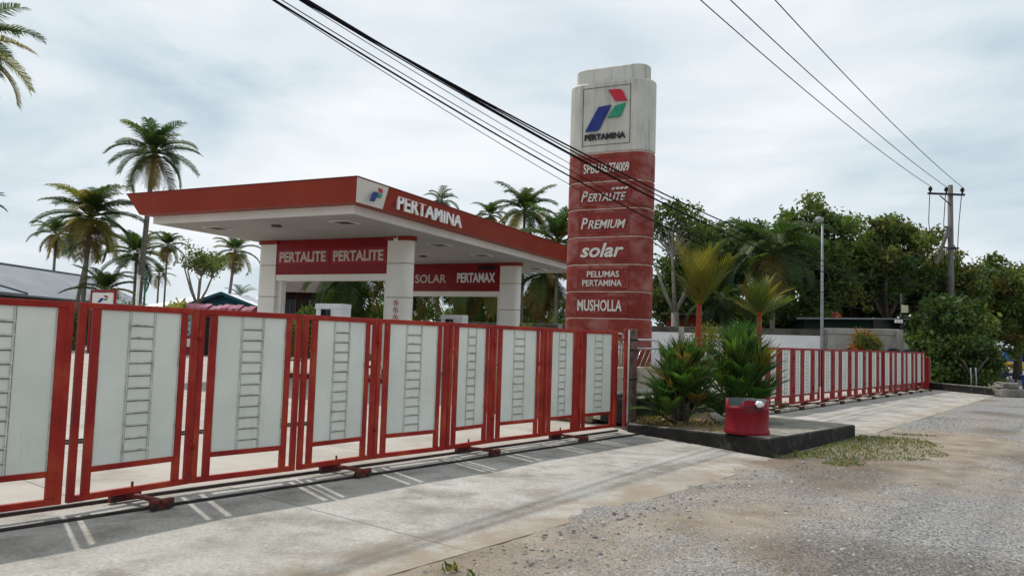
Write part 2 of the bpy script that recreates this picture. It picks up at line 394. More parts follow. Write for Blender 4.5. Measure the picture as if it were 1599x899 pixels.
def plate(mb, pts2, org, u, v, depth, mi=0, lift=0.0):
    """flat raised shape: 2D outline pts2 on the plane org,u,v"""
    u = Vector(u).normalized(); v = Vector(v).normalized(); nn = u.cross(v); org = Vector(org)
    n = len(pts2)
    A = [org + u * p[0] + v * p[1] + nn * lift for p in pts2]
    B = [p + nn * depth for p in A]
    mb.add(A + B, [(i, (i + 1) % n, n + (i + 1) % n, n + i) for i in range(n)] + [tuple(range(n, 2 * n)), tuple(reversed(range(n)))], mi)

# frame of the frontage: s runs along the gates, t across them towards the road
GU = Vector((0.63, 0.777, 0)).normalized(); GN = Vector((0.777, -0.63, 0)).normalized()
GA = math.atan2(GU.y, GU.x)
def W(s, t, z=0.0): p = GU * s + GN * t; return (p.x, p.y, z)

# ------------------------------------------------------------------ ground, drives, road
b = MB(); b.add([(-600, -200, -0.03), (600, -200, -0.03), (600, 1200, -0.03), (-600, 1200, -0.03)], [(0, 1, 2, 3)])
M['earth'] = mat('earth', [(0.16, 0.12, 0.08), (0.24, 0.19, 0.13)], 0.6, 0.95, grime=(0.05, 0.075, 0.025), gscale=0.25, glo=0.46, ghi=0.58, world=True, bump=0.3, bscale=8)
structure('ground', b, M['earth'])

def slab(name, pts, z, m):
    bb = MB(); bb.prism([p[:2] for p in pts], z - 0.05, z); return structure(name, bb, m)

# slabs with sawn joints
def joints(m, sp=3.2, drift=False):
    """adds dark sawn joints on a grid in the frontage frame to a concrete material copy"""
    mm = m.copy(); t = mm.node_tree; n = t.nodes; l = t.links.new
    bs = n['Principled BSDF']; src = bs.inputs['Base Color'].links[0].from_socket
    pos = n.new('ShaderNodeNewGeometry').outputs['Position']
    rot = n.new('ShaderNodeVectorRotate'); rot.rotation_type = 'Z_AXIS'; rot.inputs['Angle'].default_value = -GA
    l(pos, rot.inputs['Vector'])
    sep = n.new('ShaderNodeSeparateXYZ'); l(rot.outputs[0], sep.inputs[0])
    acc = None
    for k, off in ((0, 0.9), (1, 1.5)):
        ad = n.new('ShaderNodeMath'); ad.operation = 'ADD'; ad.inputs[1].default_value = 300 + off; l(sep.outputs[k], ad.inputs[0])
        mo = n.new('ShaderNodeMath'); mo.operation = 'MODULO'; mo.inputs[1].default_value = sp; l(ad.outputs[0], mo.inputs[0])
        lt = n.new('ShaderNodeMath'); lt.operation = 'LESS_THAN'; lt.inputs[1].default_value = 0.022; l(mo.outputs[0], lt.inputs[0])
        if acc is None: acc = lt.outputs[0]
        else:
            mxn = n.new('ShaderNodeMath'); mxn.operation = 'MAXIMUM'; l(acc, mxn.inputs[0]); l(lt.outputs[0], mxn.inputs[1]); acc = mxn.outputs[0]
    sc_ = n.new('ShaderNodeMath'); sc_.operation = 'MULTIPLY'; sc_.inputs[1].default_value = 0.55; l(acc, sc_.inputs[0])
    mi = n.new('ShaderNodeMix'); mi.data_type = 'RGBA'; l(sc_.outputs[0], mi.inputs[0]); l(src, mi.inputs[6]); mi.inputs[7].default_value = (0.07, 0.06, 0.05, 1)
    last = mi.outputs[2]
    if drift:
        mr = n.new('ShaderNodeMapRange'); mr.inputs[1].default_value = 5.6; mr.inputs[2].default_value = 3.9; mr.inputs[3].default_value = 0.0; mr.inputs[4].default_value = 0.42; mr.clamp = True
        l(sep.outputs[1], mr.inputs[0])
        nn = n.new('ShaderNodeTexNoise'); nn.inputs['Scale'].default_value = 1.7; nn.inputs['Detail'].default_value = 11; nn.inputs['Roughness'].default_value = 0.74; l(pos, nn.inputs['Vector'])
        ad = n.new('ShaderNodeMath'); ad.operation = 'ADD'; l(mr.outputs[0], ad.inputs[0]); l(nn.outputs['Fac'], ad.inputs[1])
        rr = n.new('ShaderNodeValToRGB'); rr.color_ramp.elements[0].position = 0.70; rr.color_ramp.elements[0].color = (0, 0, 0, 1); rr.color_ramp.elements[1].position = 0.98; rr.color_ramp.elements[1].color = (0.85, 0.85, 0.85, 1); l(ad.outputs[0], rr.inputs['Fac'])
        m3 = n.new('ShaderNodeMix'); m3.data_type = 'RGBA'; l(rr.outputs['Color'], m3.inputs[0]); l(last, m3.inputs[6]); m3.inputs[7].default_value = (0.27, 0.215, 0.155, 1); last = m3.outputs[2]
    l(last, bs.inputs['Base Color'])
    return mm
M['concrete_joint'] = joints(M['concrete'], 4.3, True)
M['forecourt'] = joints(mat('forecourt', [(0.34, 0.31, 0.275), (0.42, 0.39, 0.35)], 0.7, 0.85, bump=0.12, bscale=20, grime=(0.24, 0.21, 0.18), gscale=1.0, gstretch=(1, 1, 1), glo=0.5, ghi=0.7, gamt=0.7, world=True, fine=0.06), 4.0)
# forecourt inside the gates runs back to the planter kerb
slab('forecourt', [W(-25, -7.22), W(39, -7.22), (18.3, 34.6), (-30, 57.5), (-62, 50)], 0.0, M['forecourt'])
slab('entrance_drive', [W(-14, -3.9), W(11.0, -3.9), W(11.35, -4.4), W(12.35, -7.22), W(-14, -7.22)], 0.006, M['concrete_joint'])
slab('exit_drive', [W(15.3, -3.95), W(30, -4.15), W(36.5, -4.3), W(38.0, -7.22), W(16.3, -7.22)], 0.006, M['concrete_joint'])

# gravel verge: a sand sheet with stony patches lapping over the edge of the drives
def gravel_amount(s, t):
    a = mnoise.noise(Vector((s * 0.28, t * 0.55, 3.1))) + 0.55 * mnoise.noise(Vector((s * 1.1, t * 1.4, 7.7)))
    band = math.exp(-((t + 1.2 - 0.02 * s) / 1.25) ** 2)
    far = 0.5 / (1 + math.exp(-(s - 15) / 3.0))
    near = 1 / (1 + math.exp(-(s - 4.3 - 0.9 * a + 0.7 * (t + 3.3)) / 0.6)) if t < -1.6 else 1.0
    soft = math.exp(-(((s - 13.8) / 3.4) ** 2 + ((t + 2.6) / 1.3) ** 2))
    return max(0.0, min(1.0, (0.60 + 0.50 * a + 0.22 * band + far * 0.5) * (0.25 + 0.75 * near) - 0.75 * soft - 0.05))
ss = []
x = -9.0
while x < 75:
    ss.append(x); x += 0.085 if x < 13 else 0.12 if x < 18 else (0.25 if x < 34 else 0.8)
ts = []
x = -4.75
while x < 40:
    ts.append(x); x += 0.06 if x < -3.2 else 0.10 if x < 2.5 else (0.2 if x < 6 else 1.0)
vs = []; tint = []
for s in ss:
    for t in ts:
        d = t + 3.95 + 0.30 * mnoise.noise(Vector((s * 0.55, 0.3, 1.2))) + 0.26 * mnoise.noise(Vector((s * 2.1, t * 2, 5.2))) + 0.20 * mnoise.noise(Vector((s * 5.3, t * 5.3, 1.2)))
        if 11.2 < s < 15.3: d = t + 3.9
        d *= 0.75
        h = -0.022 + 0.055 * (1 / (1 + math.exp(-d * 4.0)))
        gq = gravel_amount(s, t)
        h += 0.012 * mnoise.noise(Vector((s * 0.9, t * 0.9, 0))) + 0.006 * mnoise.noise(Vector((s * 4, t * 4, 2)))
        vs.append(W(s, t, h)); tint.append((gq, max(0, min(1, d / 1.2)), max(0, min(1, 0.5 + 0.9 * mnoise.noise(Vector((s * 0.4, t * 0.5, 11)))))))
nt_ = len(ts)
F = [(i * nt_ + j, i * nt_ + j + 1, (i + 1) * nt_ + j + 1, (i + 1) * nt_ + j) for i in range(len(ss) - 1) for j in range(nt_ - 1)]
F = [tuple(reversed(f)) for f in F]
mv = bpy.data.materials.new('verge'); mv.use_nodes = True
t_ = mv.node_tree; n_ = t_.nodes; l_ = t_.links.new
bs = n_['Principled BSDF']; bs.inputs['Roughness'].default_value = 0.95; bs.inputs['Specular IOR Level'].default_value = 0.2
at_ = n_.new('ShaderNodeAttribute'); at_.attribute_name = 'tint'
sp_ = n_.new('ShaderNodeSeparateColor'); l_(at_.outputs['Color'], sp_.inputs[0])
pos_ = n_.new('ShaderNodeNewGeometry').outputs['Position']
def nz(sc, det=5, kind='N'):
    if kind == 'V':
        q = n_.new('ShaderNodeTexVoronoi'); q.inputs['Scale'].default_value = sc
    else:
        q = n_.new('ShaderNodeTexNoise'); q.inputs['Scale'].default_value = sc; q.inputs['Detail'].default_value = det
    l_(pos_, q.inputs['Vector']); return q
def ramp(src, pts):
    r_ = n_.new('ShaderNodeValToRGB'); e_ = r_.color_ramp.elements
    e_[0].position, e_[0].color = pts[0][0], (*pts[0][1], 1); e_[1].position, e_[1].color = pts[-1][0], (*pts[-1][1], 1)
    for p_, c_ in pts[1:-1]:
        q = e_.new(p_); q.color = (*c_, 1)
    l_(src, r_.inputs['Fac']); return r_.outputs['Color']
sand = ramp(nz(2.2, 8).outputs['Fac'], [(0.28, (0.19, 0.15, 0.11)), (0.5, (0.285, 0.235, 0.18)), (0.72, (0.36, 0.31, 0.245))])
vor = nz(58, kind='V')
stone_c = ramp(vor.outputs['Color'], [(0.12, (0.10, 0.10, 0.10)), (0.5, (0.23, 0.226, 0.22)), (0.88, (0.40, 0.392, 0.378))])
# stony mask: patch amount against a fine noise
fn = nz(34, 5)
su = n_.new('ShaderNodeMath'); su.operation = 'ADD'; l_(sp_.outputs[0], su.inputs[0])
sc1 = n_.new('ShaderNodeMath'); sc1.operation = 'MULTIPLY_ADD'; sc1.inputs[1].default_value = 2.2; sc1.inputs[2].default_value = -1.1; l_(fn.outputs['Fac'], sc1.inputs[0])
l_(sc1.outputs[0], su.inputs[1])
mk = ramp(su.outputs[0], [(0.38, (0, 0, 0)), (0.62, (1, 1, 1))])
m1 = n_.new('ShaderNodeMix'); m1.data_type = 'RGBA'; l_(mk, m1.inputs[0]); l_(sand, m1.inputs[6]); l_(stone_c, m1.inputs[7])
# damp darker earth patches
dk = ramp(sp_.outputs[2], [(0.60, (1, 1, 1)), (0.82, (0.66, 0.62, 0.58))])
m2 = n_.new('ShaderNodeMix'); m2.data_type = 'RGBA'; m2.blend_type = 'MULTIPLY'; m2.inputs[0].default_value = 1; l_(m1.outputs[2], m2.inputs[6]); l_(dk, m2.inputs[7])
l_(m2.outputs[2], bs.inputs['Base Color'])
bp = n_.new('ShaderNodeBump'); bp.inputs['Strength'].default_value = 0.75; bp.inputs['Distance'].default_value = 0.02
hs = n_.new('ShaderNodeMath'); hs.operation = 'SUBTRACT'; l_(fn.outputs['Fac'], hs.inputs[0]); l_(vor.outputs['Distance'], hs.inputs[1])
l_(hs.outputs[0], bp.inputs['Height']); l_(bp.outputs[0], bs.inputs['Normal'])
M['verge'] = mv
vg = soup('gravel_verge', vs, F, tint, mv); tag(vg, kind='structure')

rng = np.random.default_rng(7)
def chips(name, n, srange, trange, smin, smax, seed, accept, lift=0.0):
    """loose stones: low faceted lumps, every one its own grey"""
    rg = np.random.default_rng(seed)
    base = np.array([(1, 0, 0), (0.5, 0.87, 0), (-0.5, 0.87, 0), (-1, 0, 0), (-0.5, -0.87, 0), (0.5, -0.87, 0), (0.35, 0.2, 0.7), (-0.4, 0.15, 0.65), (0.05, -0.4, 0.72)])
    faces = [(0, 1, 6), (1, 7, 6), (1, 2, 7), (2, 3, 7), (3, 4, 7), (4, 8, 7), (4, 5, 8), (5, 0, 8), (0, 6, 8), (6, 7, 8)]
    V = []; Fc = []; T = []
    k = 0
    while k < n:
        u_ = rg.random()
        s = srange[0] + (srange[1] - srange[0]) * u_ ** 1.5; t = trange[0] + (trange[1] - trange[0]) * rg.random()
        if rg.random() > accept(s, t): 
            k += 0.2; continue
        r = smin + (smax - smin) * rg.random() ** 3
        a = rg.random() * 6.28; ca, sa = math.cos(a), math.sin(a)
        q = base * (1 + 0.3 * (rg.random(base.shape) - 0.5)) * r * np.array([1.25, 0.85, 0.9])
        x_ = q[:, 0] * ca - q[:, 1] * sa; y_ = q[:, 0] * sa + q[:, 1] * ca
        c = W(s, t, 0)
        zb = 0.028 + 0.012 * mnoise.noise(Vector((s * 0.9, t * 0.9, 0))) + 0.006 * mnoise.noise(Vector((s * 4, t * 4, 2))) + lift
        o = len(V)
        V.extend(np.stack([x_ + c[0], y_ + c[1], q[:, 2] + zb], 1))
        Fc.extend([(i + o, j + o, l + o) for i, j, l in faces])
        g = 0.07 + 0.30 * rg.random() ** 1.5; wv = rg.random() * 0.10
        T.extend([(g * (1 + wv), g, g * (1 - wv))] * len(base))
        k += 1
    o = soup(name, V, Fc, T, M['pebble']); return tag(o, kind='stuff')
pm = bpy.data.materials.new('pebble'); pm.use_nodes = True
pa = pm.node_tree.nodes.new('ShaderNodeAttribute'); pa.attribute_name = 'tint'
pm.node_tree.links.new(pa.outputs['Color'], pm.node_tree.nodes['Principled BSDF'].inputs['Base Color'])
pm.node_tree.nodes['Principled BSDF'].inputs['Roughness'].default_value = 0.9
M['pebble'] = pm
chips('gravel', 26000, (2.5, 22), (-3.8, 3.2), 0.004, 0.024, 3, lambda s, t: gravel_amount(s, t) ** 1.5 + 0.03)

# dry grass patch beside the island and small tufts on the verge
def blades(name, spots, hmin, hmax, seed, cols, label_kind='stuff'):
    rg = np.random.default_rng(seed)
    V = []; Fc = []; T = []
    for (x0, y0, z0) in spots:
        a = rg.random() * 6.28; h = hmin + (hmax - hmin) * rg.random(); ln = h * (0.3 + 0.9 * rg.random()); wd = 0.004 + 0.004 * rg.random()
        dx, dy = math.cos(a), math.sin(a)
        o = len(V)
        V += [(x0 - dy * wd, y0 + dx * wd, z0), (x0 + dy * wd, y0 - dx * wd, z0), (x0 + dx * ln * 0.5 + dy * wd * .7, y0 + dy * ln * 0.5 - dx * wd * .7, z0 + h * 0.8), (x0 + dx * ln, y0 + dy * ln, z0 + h * (0.75 + 0.25 * rg.random()))]
        Fc.append((o, o + 1, o + 2, o + 3))
        c = np.array(cols[rg.integers(len(cols))]) * (0.75 + 0.5 * rg.random()); T += [tuple(c)] * 4
    return soup(name, V, Fc, T, M['leaf'])
gs = []
rg = np.random.default_rng(12)
while len(gs) < 6500:
    s = rg.uniform(10.6, 16.6); t = rg.uniform(-4.0, -2.0)
    dd = ((s - 13.7) / 2.7) ** 2 + ((t + 3.35) / 1.0) ** 2 + 0.7 * mnoise.noise(Vector((s * 1.3, t * 1.6, 4)))
    if dd < 0.85 and not (s < 15.4 and t < -4.02): gs.append(W(s, t, 0.015))
tag(blades('grass_patch', gs, 0.012, 0.05, 4, [(0.10, 0.12, 0.035), (0.12, 0.14, 0.045), (0.17, 0.155, 0.07), (0.22, 0.18, 0.10), (0.08, 0.11, 0.03), (0.07, 0.12, 0.03)]), kind='stuff')
gs = []
for (px_, py_, n__, r_) in [(-0.35, 5.35, 26, .07), (-0.2, 5.2, 10, .05), (4.1, 11.25, 60, .22), (4.5, 11.7, 60, .2)]:
    for k in range(n__):
        a = rg.random() * 6.28; q = r_ * math.sqrt(rg.random()); gs.append((px_ + q * math.cos(a), py_ + q * math.sin(a), 0.02))
tag(blades('weeds', gs, 0.02, 0.07, 5, [(0.12, 0.13, 0.04), (0.20, 0.17, 0.08), (0.07, 0.11, 0.03)]), kind='stuff')

# the public road far to the right
b = MB(); b.add([(29, 44, -0.012), (60, 40, -0.012), (140, 60, -0.012), (150, 100, -0.012), (60, 92, -0.012), (29, 96, -0.012)], [(0, 1, 2, 3, 4, 5)])
structure('road', b, M['asphalt'])

# ------------------------------------------------------------------ gates
def leaf_meshes(w_, H_, red, thin=1.0, rgap=True):
    post = 0.062 if thin == 1.0 else 0.085; gap = 0.062 * thin; st = 0.07 if thin == 1.0 else 0.075
    d = 0.05
    f = MB()
    zb, zt = 0.10, H_
    def vert(x0, x1, z0, z1, dd=d, y=0): f.box(((x0 + x1) / 2, y, (z0 + z1) / 2), (x1 - x0, dd, z1 - z0), bev=0.004)
    vert(0.004, post, zb, zt); vert(w_ - post, w_ - 0.004, zb, zt)
    f.box((w_ / 2, 0, zb + 0.0275), (w_ - 2 * post, d - 0.004, 0.055), bev=0.004)
    f.box((w_ / 2, 0, zt - 0.0275), (w_ - 2 * post, d - 0.004, 0.055), bev=0.004)
    x0 = post + gap; x1 = w_ - post - (gap if rgap else -0.004)
    vert(x0, x0 + st, zb + 0.055, zt - 0.055, d - 0.008); vert(x1 - st, x1, zb + 0.055, zt - 0.055, d - 0.008)
    zm = 0.2 * H_
    f.box(((x0 + x1) / 2, 0, zm), (x1 - x0 - 2 * st, d - 0.012, 0.05), bev=0.004)
    p = MB()
    a, c = x0 + st, x1 - st; zs0, zs1 = zm + 0.025, zt - 0.055
    p.box(((a + c) / 2, 0.004, (zs0 + zs1) / 2), (c - a, 0.01, zs1 - zs0))
    e_ = 0.010
    tr = MB()
    for xx in (a + e_ / 2, c - e_ / 2): tr.box((xx, -0.006, (zs0 + zs1) / 2), (e_, 0.010, zs1 - zs0))
    for xx in (a + (c - a) * 0.35, a + (c - a) * 0.655): tr.box((xx + 0.006, -0.0025, (zs0 + zs1) / 2), (0.017, 0.005, zs1 - zs0 - 0.004), mi=1)
    la = a + (c - a) * 0.35; lb = a + (c - a) * 0.655
    for xx in (la, lb): tr.box((xx, -0.0065, (zs0 + zs1) / 2), (0.013, 0.011, zs1 - zs0))
    nr = 11
    for k in range(nr):
        zz = zs0 + (zs1 - zs0) * (k + 1) / (nr + 1) - 0.01
        tr.box(((la + lb) / 2, -0.0075, zz), (lb - la + 0.02, 0.013, 0.013)); tr.box(((la + lb) / 2, -0.003, zz - 0.009), (lb - la, 0.006, 0.014), mi=1)  # thin dark strip below each rung stands in for its shadow
    return f.mesh('frame', red), p.mesh('panel', M['sheet_white']), tr.mesh('ladder_trim', [M['trim_white'], M['trim_shade']])

def carriage_meshes():
    c = MB()
    c.box((0, -0.17, 0.082), (0.06, 0.66, 0.032), bev=0.004)
    c.box((0, 0.10, 0.055), (0.30, 0.05, 0.08), bev=0.006); c.box((0, -0.45, 0.06), (0.22, 0.05, 0.085), bev=0.006)
    c.tube([(0, 0.0, 0.095), (0, 0.0, 0.20)], 0.012, 8)
    ws = []
    for (x_, y_) in ((-0.08, -0.45), (0.06, -0.45), (-0.11, 0.1), (0.11, 0.1)):
        wb = MB(); wb.tube([(x_, y_ - 0.032, 0.047), (x_, y_ + 0.032, 0.047)], 0.032, 14); ws.append(wb.mesh('wheel', M['wheel_black']))
    return c.mesh('carriage', M['carriage_red']), ws
CARR = carriage_meshes()

def gate_section(A, B_, D, H_, red, label, group, thin=1.0, carr=True, closed=False):
    A, B_, D = Vector((*A, 0)), Vector((*B_, 0)), Vector((*D, 0))
    a1 = math.atan2(B_.y - A.y, B_.x - A.x); a2 = math.atan2(D.y - B_.y, D.x - B_.x)
    t = thing('gate_section', label, 'gate', A, a1, group)
    wa = (B_ - A).length; wb_ = (D - B_).length
    for (w_, x_, r_) in ((wa, 0, 0), (wb_, wa, a2 - a1)):
        fm, pm_, tm = leaf_meshes(w_ - 0.006, H_, red, thin, not (closed and x_ > 0))
        link('frame', fm, t, (x_, 0, 0), r_)
        p = link('panel', pm_, t, (x_, 0, 0), r_)
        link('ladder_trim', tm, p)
    for z in (0.48, H_ - 0.26):
        hb = MB(); hb.tube([(wa, -0.033, z - 0.05), (wa, -0.033, z + 0.05)], 0.016, 10); hb.box((wa, -0.028, z), (0.075, 0.006, 0.05))
        hb.build('hinge', red, t)
    if carr:
        cm, ws = CARR
        c = link('carriage', cm, t, (wa * 0.5, 0, 0))
        for wm in ws: link('wheel', wm, c)
    return t

NG = 'rolling gate sections across the entrance drive'
near = [((-5.30, 4.64), (-4.52, 5.61), (-3.735, 6.585), 'red framed white gate section cut off by the left edge of the photo'),
        ((-3.715, 6.61), (-3.09, 7.62), (-2.31, 8.51), 'red framed white gate section with orange rust, hiding the foot of the small logo board'),
        ((-2.295, 8.53), (-1.635, 9.45), (-0.838, 10.37), 'red framed white gate section standing in front of the near canopy column'),
        ((-0.823, 10.39), (-0.25, 11.25), (0.532, 12.17), 'red framed white gate section between the two canopy column fronts and the tall sign'),
        ((0.547, 12.19), (1.165, 13.0), (1.93, 13.88), 'red framed white gate section locked against the weathered gate post')]
for A, B_, D, lb in near:
    gate_section(A, B_, D, 1.80, M['gate_red'], lb, NG, closed='cut off' in lb)

# far fence : one section, copied along the exit drive
FG = 'rolling gate sections along the exit drive'
fl = [  'first red and white gate section of the exit drive, half hidden behind the bushy palm',
        'second red and white gate section along the exit drive, right above the drum',
        'third red and white gate section of the exit drive, left of the lamp post',
        'red and white gate section of the exit drive at the foot of the lamp post',
        'fifth red and white gate section of the exit drive, past the lamp post',
        'red and white gate section of the exit drive below the leftmost wall tyre',
        'red and white gate section of the exit drive in front of the orange shrub',
        'red and white gate section of the exit drive just right of the orange shrub',
        'red and white gate section of the exit drive below the middle wall tyre',
        'next to last red and white gate section of the exit drive',
        'last and farthest red and white gate section of the exit drive, by its post']
s0 = 18.35; step = 1.725
A0 = Vector(W(s0, -7.25)[:2]); B0 = Vector(W(s0 + 0.86, -7.19)[:2]); D0 = Vector(W(s0 + 1.715, -7.25)[:2])
proto = gate_section(A0, B0, D0, 1.61, M['far_red'], fl[0], FG, thin=0.35)
for k in range(1, 11):
    c = dup(proto, None, fl[k]); p = W(s0 + k * step, -7.25 + 0.016 * k); c.location = p
    c.rotation_euler = (0, 0, proto.rotation_euler[2] + random.Random(k).uniform(-0.03, 0.03))

def rail(t0, sa, sb, label, y0=None):
    r = MB(); r.box(((sb - sa) / 2, 0, 0.018), (sb - sa, 0.035, 0.026), bev=0.004)
    o = r.build('gate_rail', M['rail_black'], None, W(sa, t0), GA)
    return tag(o, label, 'rail', 'steel gate rails set in the concrete')
rail(-6.78, -9.0, 12.2, 'black steel rail in the drive on the road side of the near gate')
rail(-7.32, -9.0, 12.2, 'black steel rail running right below the near gate')
rail(-11.2, -9.0, 9.5, 'black steel rail inside the forecourt, nearer of the pair behind the gate')
rail(-11.45, -9.0, 9.5, 'black steel rail inside the forecourt, farther of the pair behind the gate')
rail(-6.78, 17.2, 37.6, 'black steel rail on the road side of the exit drive gate')
rail(-7.35, 17.2, 37.6, 'black steel rail right below the exit drive gate')

t = thing('gate_post', 'weathered brown and black gate post with white batten closing the near gate', 'post', (2.22, 14.36, 0), GA)
b = MB(); b.box((0.05, 0, 0.93), (0.20, 0.19, 1.86), bev=0.012)
M['post_old'] = mat('post_old', [(0.11, 0.055, 0.045), (0.22, 0.13, 0.11), (0.27, 0.20, 0.18)], 2.2, 0.85, grime=(0.025, 0.02, 0.018), gscale=2.2, gstretch=(1, 1, 1.0), glo=0.48, ghi=0.62, gamt=0.9, bump=0.3, bscale=14)
b.build('post', M['post_old'], t)
b = MB()
for z in (0.93, 1.47, 1.66): b.box((0.05, 0, z), (0.212, 0.202, 0.03))
b.build('strap', M['dark'], t)
b = MB(); b.box((-0.10, -0.03, 0.96), (0.05, 0.05, 1.74), bev=0.004); b.build('batten', M['letter_white'], t)
b = MB(); b.box((-0.155, -0.02, 0.97), (0.055, 0.05, 1.78), bev=0.004); b.build('stop_bar', M['gate_red'], t)

t = thing('gate_post', 'short red gate post at the far end of the exit drive fence', 'post', W(37.75, -7.1), GA)
b = MB(); b.box((0, 0, 0.70), (0.42, 0.25, 1.40), bev=0.012); b.build('post', M['far_red'], t)
b = MB(); b.box((0.23, -0.02, 0.70), (0.04, 0.20, 1.38)); b.build('edge_strip', M['trim_white'], t)

# ------------------------------------------------------------------ island between the drives
t = thing('traffic_island', 'low island with black kerb and sandy top between the two gates', 'island', (3.0, 12.8, 0))
def loc_(p, o=(3.0, 12.8)): return (p[0] - o[0], p[1] - o[1])
A_, B__, C_, D_ = (2.16, 13.95), (3.82, 11.29), (6.42, 14.33), (4.75, 17.3)
def zt(p):  # the top falls from the verge corner to the gate post
    k = max(0, min(1, ((p[0] - A_[0]) * (B__[0] - A_[0]) + (p[1] - A_[1]) * (B__[1] - A_[1])) / ((B__[0] - A_[0]) ** 2 + (B__[1] - A_[1]) ** 2)))
    return 0.15 + 0.13 * k
E_ = (2.2, 14.6)
ring = [A_, B__, C_, D_, E_]
def inset(ring, d):
    c = Vector((sum(p[0] for p in ring) / len(ring), sum(p[1] for p in ring) / len(ring)))
    r_ = []
    n = len(ring)
    for i in range(n):
        p0, p1, p2 = Vector(ring[i - 1]), Vector(ring[i]), Vector(ring[(i + 1) % n])
        e1 = (p1 - p0).normalized(); e2 = (p2 - p1).normalized()
        n1_ = Vector((-e1.y, e1.x)); n2_ = Vector((-e2.y, e2.x)); bi = (n1_ + n2_); bi = bi / max(0.3, bi.dot(n1_))
        r_.append(tuple(p1 + bi * d))
    return r_
r0 = inset(ring, 0.025); r1 = inset(ring, 0.16)
k = MB()
n = len(ring)
subs = []
vsk = [(*loc_(p), -0.03) for p in ring] + [(*loc_(p), zt(p) - 0.02) for p in ring] + [(*loc_(p), zt(p)) for p in r0]
k.add(vsk, [(i, (i + 1) % n, n + (i + 1) % n, n + i) for i in range(n)] + [(n + i, n + (i + 1) % n, 2 * n + (i + 1) % n, 2 * n + i) for i in range(n)])
k.build('kerb', M['kerb_black'], t)
k = MB()
k.add([(*loc_(p), zt(p) + .001) for p in r0] + [(*loc_(p), zt(p) + 0.002) for p in r1], [(i, (i + 1) % n, n + (i + 1) % n, n + i) for i in range(n)])
k.build('kerb_cap', M['kerb_top'], t)
# split top: paved part on the exit side, sandy soil on the gate side
def lerp(p, q, f): return (p[0] + (q[0] - p[0]) * f, p[1] + (q[1] - p[1]) * f)
m_a = lerp(r1[1], r1[2], 0.0); m_b = lerp(r1[3], r1[2], 0.25)
mid0 = lerp(r1[0], r1[1], 0.78)
k = MB(); pts = [mid0, r1[1], r1[2], r1[3], lerp(r1[4], r1[3], 0.8)]
k.add([(*loc_(p), zt(p) + 0.004) for p in pts], [tuple(range(len(pts)))]); k.build('paving', M['kerb_top'], t)
k = MB()
pts = [r1[0], mid0, lerp(r1[4], r1[3], 0.8), r1[4]]
gx = 26; vs2 = []
for i in range(gx + 1):
    for j in range(gx + 1):
        p = lerp(lerp(pts[0], pts[1], i / gx), lerp(pts[3], pts[2], i / gx), j / gx)
        vs2.append((*loc_(p), zt(p) + 0.006 + 0.035 * math.sin(math.pi * i / gx) * math.sin(math.pi * j / gx) * (1 + mnoise.noise(Vector((p[0] * 3, p[1] * 3, 0))))))
k.add(vs2, [(i * (gx + 1) + j, (i + 1) * (gx + 1) + j, (i + 1) * (gx + 1) + j + 1, i * (gx + 1) + j + 1) for i in range(gx) for j in range(gx)], 0, True)
k.build('soil', M['soil'], t)
gs = []
rg = np.random.default_rng(77)
for k in range(1500):
    i, j = rg.random(), rg.random()
    p = lerp(lerp(pts[0], pts[1], i), lerp(pts[3], pts[2], i), j)
    if mnoise.noise(Vector((p[0] * 2, p[1] * 2, 3))) > -0.1: gs.append((p[0], p[1], zt(p) + 0.01))
tag(blades('dry_grass', gs, 0.03, 0.10, 15, [(0.30, 0.235, 0.11), (0.24, 0.18, 0.08), (0.14, 0.13, 0.045), (0.34, 0.27, 0.14)]), kind='stuff')

# raised bed behind the island: black lower wall with pale lip, cream upper wall
t = thing('raised_bed', 'two tiered raised bed, black below and cream above, behind the island', 'planter', (2.35, 14.62, 0), GA)
b = MB(); b.box((2.15, 0.10, 0.26), (4.3, 0.20, 0.54), bev=0.008); b.build('lower_wall', M['kerb_black'], t)
b = MB(); b.box((2.15, 0.09, 0.545), (4.34, 0.26, 0.03), bev=0.006); b.build('lip', M['kerb_top'], t)
b = MB(); b.box((2.15, 0.46, 0.30), (4.3, 0.5, 0.46)); b.build('ledge', M['kerb_black'], t)
b = MB(); b.box((2.15, 0.80, 0.60), (4.3, 0.18, 1.0), bev=0.01); b.build('upper_wall', M['bed_cream'], t)
b = MB(); b.box((2.15, 0.66, 0.60), (4.3, 0.07, 0.06), bev=0.006); b.build('skirting', M['trim_white'], t)
b = MB(); b.box((2.15, 2.4, 0.5), (4.3, 3.0, 0.94)); b.build('bed_soil', M['soil'], t)

def barrier(x0, w_, H_, lean, label, rz=0.0, dy=0.0, z0=1.02):
    p = Vector(W(0, 0)); base = Vector((2.35, 14.62, 0)) + GU * x0 - GN * (0.95 + dy)
    t = thing('steel_barrier', label, 'barrier', (base.x, base.y, z0), GA + rz, 'stainless barriers stored on the raised bed')
    f = MB()
    f.tube([(0, 0, 0.0), (0, 0.02, H_ - 0.12), (0.05, 0.02, H_ - 0.03), (0.14, 0.02, H_), (w_ - 0.14, 0.02, H_), (w_ - 0.05, 0.02, H_ - 0.03), (w_, 0.02, H_ - 0.12), (w_, 0, 0)], 0.022, 8)
    f.build('frame_tube', M['steel'], t)
    f = MB()
    f.tube([(0, 0.01, 0.05), (w_, 0.01, 0.05)], 0.016, 8); f.tube([(0, 0.02, H_ * 0.72), (w_, 0.02, H_ * 0.72)], 0.016, 8)
    f.build('rail', M['steel'], t)
    nb = max(4, int(w_ / 0.13))
    for i in range(nb):
        f = MB(); xa = w_ * (i + 0.5) / nb
        xa2 = max(0.03, min(w_ - 0.03, xa + lean))
        f.tube([(xa, 0.01, 0.05), (xa2, 0.02, H_ * 0.72)], 0.009, 6); f.build('baluster', M['steel'], t)
    return t
